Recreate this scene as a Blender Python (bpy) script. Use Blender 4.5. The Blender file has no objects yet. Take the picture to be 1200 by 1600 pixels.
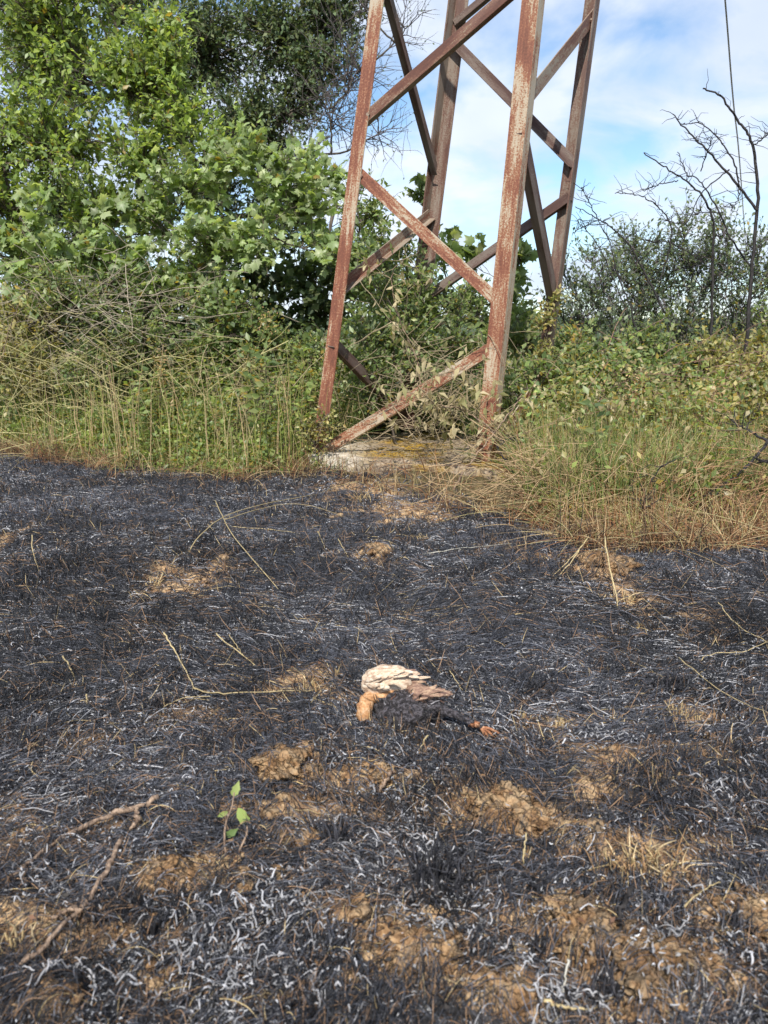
import bpy, math
import numpy as np
from mathutils import Vector, Matrix

# ------------------------------------------------------------------ camera, sky, sun, exposure
SC = bpy.context.scene
COL = SC.collection
PITCH = math.radians(12.6)
CAMH = 1.2
FPX = 1232.0
cam = bpy.data.cameras.new('camera')
cam.sensor_fit = 'VERTICAL'; cam.sensor_height = 36.0; cam.lens = 36.0 * FPX / 1600.0
cam.clip_start = 0.05; cam.clip_end = 6000
cam.dof.use_dof = True; cam.dof.focus_distance = 4.6; cam.dof.aperture_fstop = 5.0
camo = bpy.data.objects.new('camera', cam); COL.objects.link(camo)
camo.location = (0, 0, CAMH); camo.rotation_euler = (math.pi / 2 - PITCH, 0, 0)
SC.camera = camo

SUN_EL = math.radians(48); SUN_AZ = math.radians(-170)      # azimuth from +Y towards +X: behind the camera, to its left
sun = bpy.data.lights.new('sun', 'SUN'); sun.energy = 3.3; sun.angle = math.radians(0.6); sun.color = (1.0, 0.94, 0.84)
suno = bpy.data.objects.new('sun', sun); COL.objects.link(suno)
sd = Vector((math.sin(SUN_AZ) * math.cos(SUN_EL), math.cos(SUN_AZ) * math.cos(SUN_EL), math.sin(SUN_EL)))
suno.rotation_euler = sd.to_track_quat('Z', 'Y').to_euler(); suno.location = (0, 0, 20)

W = bpy.data.worlds.new('World'); SC.world = W; W.use_nodes = True
nt = W.node_tree; nt.nodes.clear()
def N(t, **k):
    n = nt.nodes.new(t)
    for a, v in k.items(): setattr(n, a, v)
    return n
sky = N('ShaderNodeTexSky', sky_type='NISHITA', sun_disc=False, sun_elevation=SUN_EL, sun_rotation=SUN_AZ, air_density=1.0, dust_density=0.25, ozone_density=1.6)
bgn = N('ShaderNodeBackground'); out = N('ShaderNodeOutputWorld')
tc = N('ShaderNodeTexCoord'); sep = N('ShaderNodeSeparateXYZ'); nt.links.new(tc.outputs['Generated'], sep.inputs[0])
addz = N('ShaderNodeMath', operation='ADD'); nt.links.new(sep.outputs[2], addz.inputs[0]); addz.inputs[1].default_value = 0.28
mx = N('ShaderNodeMath', operation='MAXIMUM'); nt.links.new(addz.outputs[0], mx.inputs[0]); mx.inputs[1].default_value = 0.12
dx = N('ShaderNodeMath', operation='DIVIDE'); dy = N('ShaderNodeMath', operation='DIVIDE')
nt.links.new(sep.outputs[0], dx.inputs[0]); nt.links.new(mx.outputs[0], dx.inputs[1])
nt.links.new(sep.outputs[1], dy.inputs[0]); nt.links.new(mx.outputs[0], dy.inputs[1])
cmb = N('ShaderNodeCombineXYZ'); nt.links.new(dx.outputs[0], cmb.inputs[0]); nt.links.new(dy.outputs[0], cmb.inputs[1])
n1 = N('ShaderNodeTexNoise'); n1.inputs['Scale'].default_value = 3.1; n1.inputs['Detail'].default_value = 7; n1.inputs['Roughness'].default_value = 0.52; n1.inputs['Distortion'].default_value = 0.35
nt.links.new(cmb.outputs[0], n1.inputs['Vector'])
r1 = N('ShaderNodeValToRGB'); r1.color_ramp.elements[0].position = 0.35; r1.color_ramp.elements[1].position = 0.56
nt.links.new(n1.outputs['Fac'], r1.inputs[0])
n2 = N('ShaderNodeTexNoise'); n2.inputs['Scale'].default_value = 1.3; n2.inputs['Detail'].default_value = 5
mp = N('ShaderNodeMapping'); mp.inputs['Location'].default_value = (4.3, 1.7, 0); nt.links.new(cmb.outputs[0], mp.inputs[0]); nt.links.new(mp.outputs[0], n2.inputs['Vector'])
cr = N('ShaderNodeValToRGB'); cr.color_ramp.elements[0].position = 0.38; cr.color_ramp.elements[1].position = 0.62
cr.color_ramp.elements[0].color = (3.9, 4.4, 5.3, 1); cr.color_ramp.elements[1].color = (5.2, 5.5, 6.1, 1)
nt.links.new(n2.outputs['Fac'], cr.inputs[0])
skm = N('ShaderNodeMix', data_type='RGBA', blend_type='MULTIPLY'); skm.inputs['Factor'].default_value = 1.0
nt.links.new(sky.outputs[0], skm.inputs['A']); skm.inputs['B'].default_value = (.85, .95, 1.0, 1)
mixw = N('ShaderNodeMix', data_type='RGBA'); mf = N('ShaderNodeMath', operation='MULTIPLY'); mf.inputs[1].default_value = 0.88
nt.links.new(r1.outputs[0], mf.inputs[0]); nt.links.new(mf.outputs[0], mixw.inputs['Factor'])
nt.links.new(skm.outputs['Result'], mixw.inputs['A']); nt.links.new(cr.outputs[0], mixw.inputs['B'])
nt.links.new(mixw.outputs['Result'], bgn.inputs[0]); bgn.inputs[1].default_value = 0.1
nt.links.new(bgn.outputs[0], out.inputs[0])
vs = SC.view_settings
vs.view_transform = 'Standard'; vs.look = 'None'; vs.gamma = 1; vs.use_curve_mapping = False; vs.exposure = 0.95
SC.cycles.max_bounces = 7; SC.cycles.transparent_max_bounces = 4; SC.cycles.diffuse_bounces = 4
SC.cycles.transmission_bounces = 3; SC.cycles.sample_clamp_indirect = 4.0
SC.cycles.use_denoising = True

# ------------------------------------------------------------------ helpers
rs = np.random.RandomState(11)
cP, sP = math.cos(PITCH), math.sin(PITCH)
def ray(px, py):
    px = np.asarray(px, float); py = np.asarray(py, float)
    u = (800 - py) / FPX; r = (px - 600) / FPX
    return np.stack([r, cP + u * sP, -sP + u * cP], -1)
def at(px, py, Y):
    d = ray(px, py); t = Y / d[..., 1]
    return d * np.asarray(t)[..., None] + np.array([0, 0, CAMH])
def gz(px, py, z=0.0):
    d = ray(px, py); t = (z - CAMH) / d[..., 2]
    return d * np.asarray(t)[..., None] + np.array([0, 0, CAMH])
def hsh(i, j, s):
    n = (i.astype(np.int64) * 374761393 + j.astype(np.int64) * 668265263 + s * 974634777) & 0xffffffff
    n = ((n ^ (n >> 13)) * 1274126177) & 0xffffffff
    return ((n ^ (n >> 16)) & 0xffff) / 65535.0
def vn(x, y, s=0):
    xi = np.floor(x); yi = np.floor(y); fx = x - xi; fy = y - yi
    fx = fx * fx * (3 - 2 * fx); fy = fy * fy * (3 - 2 * fy)
    a = hsh(xi, yi, s); b = hsh(xi + 1, yi, s); c = hsh(xi, yi + 1, s); d = hsh(xi + 1, yi + 1, s)
    return (a * (1 - fx) + b * fx) * (1 - fy) + (c * (1 - fx) + d * fx) * fy
def fbm(x, y, s=0, o=4):
    x = np.asarray(x, float); y = np.asarray(y, float)
    v = 0; a = .5; t = 0
    for k in range(o):
        v = v + a * vn(x * 2 ** k + 17.3 * k, y * 2 ** k - 9.1 * k, s + k); t += a; a *= .5
    return v / t
def unit(v): return v / np.maximum(np.linalg.norm(v, axis=-1, keepdims=True), 1e-9)

# edge between the burnt ground and the green verge, traced on the ground
_vp = [(-500, 694), (0, 708), (200, 731), (370, 742), (500, 742), (560, 752), (680, 775), (770, 800), (830, 828), (950, 845), (1100, 846), (1200, 832), (1500, 815)]
VL = np.array([gz(a, b) for a, b in _vp])
def yv(x): return np.interp(x, VL[:, 0], VL[:, 1])
SOIL = [(590, 874, 32, 13, 1), (310, 902, 75, 26, .85), (255, 885, 30, 12, .7), (950, 905, 52, 48, 1), (1090, 968, 46, 20, .7), (6, 850, 14, 34, .9),
        (640, 797, 75, 13, .8), (545, 795, 60, 10, .5), (560, 765, 60, 12, .7), (650, 772, 80, 12, .8), (740, 782, 60, 14, .8), (600, 748, 60, 8, .6), (440, 1216, 66, 20, 1), (590, 1232, 85, 20, .9), (430, 1285, 75, 36, .9), (795, 1283, 88, 42, 1),
        (1005, 1350, 95, 46, .9), (262, 1388, 50, 34, 1), (135, 1335, 70, 40, .7), (50, 1450, 85, 44, .9), (905, 1462, 80, 56, 1), (665, 1492, 70, 62, .9),
        (1040, 1540, 80, 56, 1), (790, 1568, 70, 40, .9), (85, 1592, 60, 20, 1), (1165, 1452, 60, 34, .9), (545, 1442, 40, 24, .7), (1020, 1172, 170, 20, .65),
        (480, 1080, 70, 26, .6), (1080, 1118, 130, 18, .55), (660, 1290, 60, 20, .4), (250, 1300, 60, 20, .6), (430, 1440, 50, 20, .4), (300, 1550, 80, 20, .5),
        (1000, 1440, 60, 20, .5), (1150, 1580, 60, 25, .7), (140, 1100, 70, 18, .45), (210, 985, 60, 14, .35), (700, 935, 60, 10, .3), (420, 1570, 60, 20, .6), (200, 1480, 70, 26, .6), (340, 1340, 60, 24, .6), (560, 1350, 60, 26, .5), (700, 1230, 60, 22, .6), (900, 1240, 110, 22, .5), (1120, 1330, 70, 26, .5), (520, 1550, 60, 30, .5), (900, 1330, 70, 26, .6), (60, 1330, 60, 30, .6), (960, 1590, 60, 30, .8), (720, 1370, 50, 26, .45), (150, 1180, 110, 18, .35), (330, 1130, 90, 16, .4), (870, 1130, 90, 16, .5), (860, 870, 60, 14, .4)]
_sc = []
for a, b, rx, ry, w in SOIL:
    c = gz(a, b); e = gz(a + rx, b); f = gz(a, b - ry); g = gz(a, b + ry)
    _sc.append((c[0], c[1], abs(e[0] - c[0]), abs(f[1] - g[1]) / 2, w))
def soilf(x, y):
    v = np.zeros_like(x)
    for cx, cy, ax, ay, w in _sc:
        v = np.maximum(v, w * np.exp(-(((x - cx) / ax) ** 2 + ((y - cy) / ay) ** 2) * .62))
    n = fbm(x * 9, y * 9, 31, 3)
    far = np.clip((fbm(x * 1.3 + 5, y * 1.3, 77, 3) - .52) * 4, 0, .6)
    inv = (np.abs(x) > .5 * y + .15) | (y > 8) | (y < 1.1)
    v = np.where(inv, np.maximum(far * .8, v), v)
    return np.clip((v + (n - .5) * 1.3) * 1.5 - .22, 0, 1)
def H(x, y):
    x = np.asarray(x, float); y = np.asarray(y, float)
    near = np.exp(-np.maximum(y - 9, 0) / 6)
    h = (fbm(x * .55, y * .55, 3, 2) - .5) * .10 + (fbm(x * 2.2, y * 2.2, 5, 3) - .5) * .085 + (fbm(x * 9, y * 9, 8, 3) - .5) * .035
    ex, ey = .846, -.533; u = (x + .05) * ex + (y - 6.62) * ey; w = (x + .05) * -ey + (y - 6.62) * ex      # low bank of rubble along the slab's front edge
    h = h + np.exp(-(w + .06) ** 2 / .05) * np.clip((u + .25) * 2, 0, 1) * np.clip((1.5 - u) * 2, 0, 1) * (.125 + .13 * (fbm(x * 6, y * 6, 91, 3) - .5))
    return h * near
def Hs(x, y):   # with the fine crumbs of the bare soil patches
    s = soilf(np.asarray(x, float), np.asarray(y, float))
    return H(x, y) + s * ((fbm(np.asarray(x) * 20, np.asarray(y) * 20, 41, 3) - .42) * .05 + (.3 - np.abs(2 * fbm(np.asarray(x) * 11, np.asarray(y) * 11, 43, 2) - 1)) * -.035)

clods = [(905, 1470, 62, 'largest ochre soil clod, in front of the straw heap'), (880, 1425, 32, 'small ochre clod resting behind the largest one'), (1035, 1545, 55, 'big ochre clod below the straw heap near the picture bottom'), (1000, 1490, 30, 'flat ochre clod between the two biggest ones'),
  (262, 1385, 33, 'rounded ochre clod standing alone near the fallen brown sticks'), (800, 1278, 52, 'broad ochre clod behind the large black tuft'), (775, 1300, 24, 'little ochre clod leaning on the broad one'), (440, 1215, 36, 'ochre clod behind the green seedling'), (478, 1222, 22, 'small clod beside the one behind the seedling'),
  (455, 1325, 30, 'flat ochre clod beside the green seedling'), (660, 1500, 46, 'brown soil clod below the large black tuft'), (620, 1500, 26, 'small brown clod next to the one below the large black tuft'), (785, 1575, 34, 'ochre clod at the picture bottom between two larger ones'), (85, 1592, 40, 'orange clod cut by the picture bottom'),
  (1165, 1445, 34, 'ochre clod at the picture edge beside bent black stems'), (565, 1475, 16, 'tiny reddish clod among white ash'), (950, 890, 34, 'clod in the far bare soil hollow'), (590, 872, 24, 'flat soil lump in the middle of the far burnt grass'), (1005, 1600, 22, 'pale clod cut by the picture bottom'), (600, 1228, 22, 'small clod in front of the bird carcass'), (820, 1130, 0, '')]
_cl = []
for px_, py_, rp_, _l in clods:
    if rp_: g_ = gz(px_, py_); _cl.append((g_[0], g_[1], rp_ / FPX * np.linalg.norm(g_ - [0, 0, CAMH])))
def Hc(x, y):   # surface that loose strands drape over: ground plus the clods
    h = Hs(x, y); b = H(x, y)
    for cx, cy, a in _cl:
        q = 1 - ((x - cx) ** 2 + (y - cy) ** 2) / (a * .95) ** 2
        h = np.where(q > 0, np.maximum(h, b + a * .16 + a * .50 * np.sqrt(np.maximum(q, 0))), h)
    return h
def link(o, parent=None):
    COL.objects.link(o)
    if parent is not None: o.parent = parent
    return o
def tag(o, label=None, cat=None, group=None, kind=None):
    if label: o['label'] = label
    if cat: o['category'] = cat
    if group: o['group'] = group
    if kind: o['kind'] = kind
    return o
def empty(name, loc, label=None, cat=None, group=None):
    o = bpy.data.objects.new(name, None); o.location = tuple(float(v) for v in loc); o.empty_display_size = .1
    link(o); return tag(o, label, cat, group)
def org(parent): return np.array(parent.location[:]) if parent is not None else np.zeros(3)
def meshdata(name, V, F, mat, tint=None, smooth=False):
    V = np.asarray(V, np.float32).reshape(-1, 3)
    me = bpy.data.meshes.new(name)
    if isinstance(F, np.ndarray):
        k = F.shape[1]; nf = len(F)
        me.vertices.add(len(V)); me.vertices.foreach_set('co', V.ravel())
        me.loops.add(nf * k); me.loops.foreach_set('vertex_index', F.astype(np.int32).ravel())
        me.polygons.add(nf); me.polygons.foreach_set('loop_start', np.arange(nf, dtype=np.int32) * k)
        me.update(calc_edges=True)
    else:
        me.from_pydata([tuple(map(float, v)) for v in V], [], F); me.update()
    if smooth: me.polygons.foreach_set('use_smooth', np.ones(len(me.polygons), bool))
    if tint is not None:
        T = np.asarray(tint, np.float32)
        if T.ndim == 1: T = np.tile(T, (len(me.polygons), 1))
        T = np.concatenate([T[:, :3], np.ones((len(T), 1), np.float32)], 1)
        dom = 'FACE' if len(T) == len(me.polygons) else 'POINT'
        a = me.attributes.new('tint', 'FLOAT_COLOR', dom); a.data.foreach_set('color', T.ravel())
    if mat: me.materials.append(mat)
    return me
def mobj(name, V, F, mat, parent=None, tint=None, smooth=False):
    V = np.asarray(V, float).reshape(-1, 3) - org(parent)
    return link(bpy.data.objects.new(name, meshdata(name, V, F, mat, tint, smooth)), parent)
def curves(name, P, R, tint, mat, parent=None):
    n, k, _ = P.shape
    cu = bpy.data.hair_curves.new(name); cu.add_curves([k] * n)
    P = (P - org(parent)).astype(np.float32)
    cu.attributes['position'].data.foreach_set('vector', P.ravel())
    a = cu.attributes.get('radius') or cu.attributes.new('radius', 'FLOAT', 'POINT')
    a.data.foreach_set('value', np.broadcast_to(R, (n, k)).astype(np.float32).ravel())
    t = cu.attributes.new('tint', 'FLOAT_COLOR', 'CURVE')
    T = np.concatenate([np.broadcast_to(tint, (n, 3)), np.ones((n, 1))], 1).astype(np.float32)
    t.data.foreach_set('color', T.ravel())
    cu.materials.append(mat)
    return link(bpy.data.objects.new(name, cu), parent)
def tube(path, rad, seg=6, cap=True):
    P = np.asarray(path, float); n = len(P); R = np.broadcast_to(rad, (n,))
    T = unit(np.gradient(P, axis=0)); ref = np.array([0.13, .2, 1.0])
    if abs(T[0] @ unit(ref)) > .9: ref = np.array([1.0, .1, 0])
    V = []
    a = np.linspace(0, 2 * np.pi, seg, endpoint=False)
    for i in range(n):
        u = unit(np.cross(T[i], ref)); v = np.cross(T[i], u)
        V.append(P[i] + R[i] * (np.cos(a)[:, None] * u + np.sin(a)[:, None] * v))
    V = np.concatenate(V)
    F = [(i * seg + j, i * seg + (j + 1) % seg, (i + 1) * seg + (j + 1) % seg, (i + 1) * seg + j) for i in range(n - 1) for j in range(seg)]
    if cap: F += [tuple(range(seg))[::-1], tuple((n - 1) * seg + j for j in range(seg))]
    return V, F
def smoothpath(pts, k=12, wob=0.0, s=0):
    pts = np.asarray(pts, float); t = np.linspace(0, len(pts) - 1, k)
    i = np.clip(t.astype(int), 0, len(pts) - 2); f = (t - i)[:, None]
    p = lambda j: pts[np.clip(j, 0, len(pts) - 1)]
    a, b, c, d = p(i - 1), p(i), p(i + 1), p(i + 2)
    q = .5 * (2 * b + (c - a) * f + (2 * a - 5 * b + 4 * c - d) * f ** 2 + (3 * b - a - 3 * c + d) * f ** 3)
    if wob: q = q + np.random.RandomState(s).normal(0, wob, q.shape)
    return q
def merge(parts):
    V = []; F = []; o = 0
    for v, f in parts:
        V.append(v); F += [tuple(int(i) + o for i in ff) for ff in f]; o += len(v)
    return np.concatenate(V), F

# ------------------------------------------------------------------ materials
def mat(name):
    m = bpy.data.materials.new(name); m.use_nodes = True
    t = m.node_tree; t.nodes.clear()
    return m, t, t.nodes.new('ShaderNodeOutputMaterial')
def nn(t, typ, ins=None, **k):
    n = t.nodes.new(typ)
    for a, v in k.items(): setattr(n, a, v)
    for a, v in (ins or {}).items():
        if isinstance(v, bpy.types.NodeSocket): t.links.new(v, n.inputs[a])
        else: n.inputs[a].default_value = v
    return n
def ramp(t, fac, stops):
    n = t.nodes.new('ShaderNodeValToRGB'); t.links.new(fac, n.inputs[0]); e = n.color_ramp.elements
    while len(e) < len(stops): e.new(.5)
    for x, (p, c) in zip(e, stops):
        x.position = p; x.color = (c, c, c, 1) if isinstance(c, (int, float)) else (*c, 1)
    return n.outputs[0]
def mixc(t, f, a, b, blend='MIX'):
    n = t.nodes.new('ShaderNodeMix'); n.data_type = 'RGBA'; n.blend_type = blend
    for s, v in (('Factor', f), ('A', a), ('B', b)):
        if isinstance(v, bpy.types.NodeSocket): t.links.new(v, n.inputs[s])
        elif isinstance(v, tuple): n.inputs[s].default_value = (*v, 1)
        else: n.inputs[s].default_value = v
    return n.outputs['Result']
def noise(t, vec, scale, detail=4, rough=.55, dist=0.0):
    n = nn(t, 'ShaderNodeTexNoise', {'Scale': scale, 'Detail': detail, 'Roughness': rough, 'Distortion': dist})
    if vec is not None: t.links.new(vec, n.inputs['Vector'])
    return n.outputs['Fac']
def bump(t, h, strength, dist):
    return nn(t, 'ShaderNodeBump', {'Height': h, 'Strength': strength, 'Distance': dist}).outputs[0]
def attr(t, name): return nn(t, 'ShaderNodeAttribute', attribute_name=name)
def fin(t, out, base, rough=.8, normal=None, spec=.3, metal=0.0):
    b = nn(t, 'ShaderNodeBsdfPrincipled', {'Roughness': rough, 'Specular IOR Level': spec, 'Metallic': metal})
    if isinstance(base, bpy.types.NodeSocket): t.links.new(base, b.inputs['Base Color'])
    else: b.inputs['Base Color'].default_value = (*base, 1)
    if normal is not None: t.links.new(normal, b.inputs['Normal'])
    t.links.new(b.outputs[0], out.inputs[0]); return b
def leafmat(name, trans=.45, rough=.42, spec=.5):
    m, t, o = mat(name)
    a = attr(t, 'tint').outputs['Color']
    geo = nn(t, 'ShaderNodeNewGeometry')
    n = noise(t, geo.outputs['Position'], 14, 3)
    c = mixc(t, ramp(t, n, [(.3, .0), (.75, 1.0)]), mixc(t, 1.0, a, (.86, .88, .84), 'MULTIPLY'), mixc(t, 1.0, a, (1.18, 1.12, 1.1), 'MULTIPLY'))
    b = nn(t, 'ShaderNodeBsdfPrincipled', {'Base Color': c, 'Roughness': rough, 'Specular IOR Level': spec})
    tr = nn(t, 'ShaderNodeBsdfTranslucent', {'Color': mixc(t, 1.0, c, (1.5, 1.45, .7), 'MULTIPLY')})
    mx = nn(t, 'ShaderNodeMixShader', {0: trans}); t.links.new(b.outputs[0], mx.inputs[1]); t.links.new(tr.outputs[0], mx.inputs[2])
    t.links.new(mx.outputs[0], o.inputs[0]); return m
def strandmat(name, rough=.5, spec=.4, trans=0.0):
    m, t, o = mat(name)
    a = attr(t, 'tint').outputs['Color']
    geo = nn(t, 'ShaderNodeNewGeometry')
    n = noise(t, geo.outputs['Position'], 60, 2)
    c = mixc(t, 1.0, a, ramp(t, n, [(.25, .6), (.75, 1.3)]), 'MULTIPLY')
    b = nn(t, 'ShaderNodeBsdfPrincipled', {'Base Color': c, 'Roughness': rough, 'Specular IOR Level': spec})
    if trans:
        tr = nn(t, 'ShaderNodeBsdfTranslucent', {'Color': c})
        mx = nn(t, 'ShaderNodeMixShader', {0: trans}); t.links.new(b.outputs[0], mx.inputs[1]); t.links.new(tr.outputs[0], mx.inputs[2])
        t.links.new(mx.outputs[0], o.inputs[0])
    else: t.links.new(b.outputs[0], o.inputs[0])
    return m
M = {}
M['leaf'] = leafmat('leaf', .5); M['leaf_matte'] = leafmat('leaf_matte', .3, .6, .3)
M['char'] = strandmat('charred_strand', .55, .4); M['ash'] = strandmat('ash_strand', .8, .2)
M['straw'] = strandmat('straw', .55, .35, .2); M['grass'] = strandmat('grass_blade', .5, .4, .3); M['twig'] = strandmat('twig_bark', .75, .25)

def rustmat(name, dark=0.0):
    m, t, o = mat(name)
    tc = nn(t, 'ShaderNodeTexCoord'); oi = nn(t, 'ShaderNodeObjectInfo')
    off = nn(t, 'ShaderNodeVectorMath', {0: tc.outputs['Object'], 1: (0, 0, 0)}, operation='ADD')
    sc = nn(t, 'ShaderNodeMath', {0: oi.outputs['Random'], 1: 37.0}, operation='MULTIPLY')
    cb = nn(t, 'ShaderNodeCombineXYZ', {0: sc.outputs[0], 1: sc.outputs[0], 2: sc.outputs[0]}); t.links.new(cb.outputs[0], off.inputs[1])
    mp = nn(t, 'ShaderNodeMapping', {'Vector': off.outputs[0], 'Scale': (26, 26, 3.2)})
    n = noise(t, mp.outputs[0], 1.5, 8, .68, .6)
    mp2 = nn(t, 'ShaderNodeMapping', {'Vector': off.outputs[0], 'Scale': (9, 9, 1.4)})
    n2 = noise(t, mp2.outputs[0], 1.1, 5, .6)
    n3 = noise(t, off.outputs[0], 70, 4, .7)
    sn = nn(t, 'ShaderNodeSeparateXYZ', {0: tc.outputs['Normal']}); ab = nn(t, 'ShaderNodeMath', {0: sn.outputs[0]}, operation='ABSOLUTE'); ab2 = nn(t, 'ShaderNodeMath', {0: ab.outputs[0], 1: .17}, operation='MULTIPLY')
    s = nn(t, 'ShaderNodeMath', {0: n, 1: n2}, operation='ADD'); s = nn(t, 'ShaderNodeMath', {0: s.outputs[0], 1: ab2.outputs[0]}, operation='ADD')
    s2 = nn(t, 'ShaderNodeMath', {0: s.outputs[0], 1: n3}, operation='ADD')
    n5 = noise(t, off.outputs[0], 1.7, 3, .5); s3 = nn(t, 'ShaderNodeMath', {0: n5, 1: .9}, operation='MULTIPLY'); s2 = nn(t, 'ShaderNodeMath', {0: s2.outputs[0], 1: s3.outputs[0]}, operation='ADD')
    fac = nn(t, 'ShaderNodeMath', {0: s2.outputs[0], 1: 1 / 3.9}, operation='MULTIPLY').outputs[0]
    base = ramp(t, fac, [(.34, (.045, .02, .015)), (.42, (.12, .045, .028)), (.48, (.19, .068, .04)), (.51, (.30, .14, .075)), (.55, (.40, .33, .24)), (.68, (.36, .335, .29))])
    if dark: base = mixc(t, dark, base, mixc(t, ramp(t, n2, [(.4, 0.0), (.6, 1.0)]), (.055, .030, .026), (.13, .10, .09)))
    bs = ramp(t, fac, [(.495, 0.0), (.535, 1.0)])
    nb = bump(t, bs, .5, .004)
    fin(t, o, base, .62, nb, .35); return m
M['rust'] = rustmat('rusty_red_paint'); M['rust_dark'] = rustmat('weathered_dark_steel', .88); M['rust_mid'] = rustmat('rusty_maroon_paint', .5); M['rust_far'] = rustmat('shaded_maroon_paint', .72)  # rust_far: maroon with the back legs' inner-side shade mixed into its colour

def barkmat(name, a, b, scale=30):
    m, t, o = mat(name)
    g = nn(t, 'ShaderNodeNewGeometry'); mp = nn(t, 'ShaderNodeMapping', {'Vector': g.outputs['Position'], 'Scale': (1, 1, .35)})
    n = noise(t, mp.outputs[0], scale, 6, .65); 
    fin(t, o, mixc(t, ramp(t, n, [(.35, 0.0), (.65, 1.0)]), a, b), .85, bump(t, n, .6, .01), .2); return m
M['bark'] = barkmat('bark', (.05, .04, .032), (.13, .11, .09)); M['char_bark'] = barkmat('charred_bark', (.012, .011, .012), (.06, .055, .055), 60)
M['brown_stick'] = barkmat('brown_stick', (.07, .045, .035), (.40, .29, .21), 75)

def soilmat():
    m, t, o = mat('soil_clod')
    g = nn(t, 'ShaderNodeNewGeometry')
    n = noise(t, g.outputs['Position'], 22, 6, .65); n2 = noise(t, g.outputs['Position'], 120, 4, .7)
    c = ramp(t, n, [(.30, (.10, .055, .03)), (.45, (.32, .19, .095)), (.60, (.58, .41, .24)), (.8, (.27, .17, .09))])
    c = mixc(t, ramp(t, n2, [(.40, .0), (.7, .55)]), c, (.10, .07, .05)); c = mixc(t, ramp(t, noise(t, g.outputs['Position'], 11, 5, .7), [(.50, 0.0), (.64, .7)]), c, (.06, .052, .048))
    nd = nn(t, 'ShaderNodeTexNoise', {'Vector': g.outputs['Position'], 'Scale': 30.0, 'Detail': 3.0}); vd = nn(t, 'ShaderNodeVectorMath', {0: nd.outputs['Color'], 1: (.06, .06, .06)}, operation='MULTIPLY'); va = nn(t, 'ShaderNodeVectorMath', {0: g.outputs['Position'], 1: vd.outputs[0]}, operation='ADD')
    vo = nn(t, 'ShaderNodeTexVoronoi', {'Vector': va.outputs[0], 'Scale': 30.0}, feature='DISTANCE_TO_EDGE'); cr = ramp(t, vo.outputs['Distance'], [(.0, 0.0), (.12, 1.0)])
    c = mixc(t, .40, c, mixc(t, 1.0, c, cr, 'MULTIPLY')); hh = nn(t, 'ShaderNodeMath', {0: n2, 1: cr}, operation='ADD')
    fin(t, o, c, .95, bump(t, hh.outputs[0], .9, .008), .1); return m
M['soil'] = soilmat()

def groundmat():
    m, t, o = mat('burnt_ground')
    g = nn(t, 'ShaderNodeNewGeometry').outputs['Position']
    a = attr(t, 'tint'); sp = nn(t, 'ShaderNodeSeparateColor', {0: a.outputs['Color']})
    soil, burn, far = sp.outputs[0], sp.outputs[1], sp.outputs[2]
    n = noise(t, g, 26, 6, .65); n2 = noise(t, g, 130, 4, .7); n3 = noise(t, g, 5, 4)
    ochre = ramp(t, n, [(.30, (.075, .042, .024)), (.45, (.26, .155, .08)), (.58, (.54, .38, .22)), (.75, (.20, .12, .065))])
    char = mixc(t, ramp(t, n, [(.45, 0.0), (.62, .75)]), ramp(t, n2, [(.3, (.014, .013, .014)), (.55, (.05, .047, .05)), (.66, (.12, .115, .12)), (.75, (.30, .30, .31))]), ramp(t, n2, [(.35, (.035, .024, .018)), (.65, (.13, .085, .055))]))
    ad = nn(t, 'ShaderNodeMath', {0: n2, 1: .5}, operation='MULTIPLY'); ad2 = nn(t, 'ShaderNodeMath', {0: soil, 1: ad.outputs[0]}, operation='ADD')
    sm = ramp(t, ad2.outputs[0], [(.45, 0.0), (.72, 1.0)])
    b = mixc(t, sm, char, ochre)
    b = mixc(t, ramp(t, noise(t, g, 14, 6, .75), [(.50, 0.0), (.62, .7)]), b, (.05, .045, .045))
    verge = ramp(t, n, [(.3, (.035, .03, .018)), (.55, (.10, .08, .04)), (.7, (.20, .16, .08))])
    b = mixc(t, burn, verge, b)
    fld = ramp(t, noise(t, g, .05, 6), [(.35, (.07, .095, .035)), (.5, (.16, .14, .07)), (.65, (.24, .17, .10))])
    b = mixc(t, far, b, fld)
    fin(t, o, b, .95, bump(t, n2, .7, .008), .15); return m
M['ground'] = groundmat()

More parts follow.
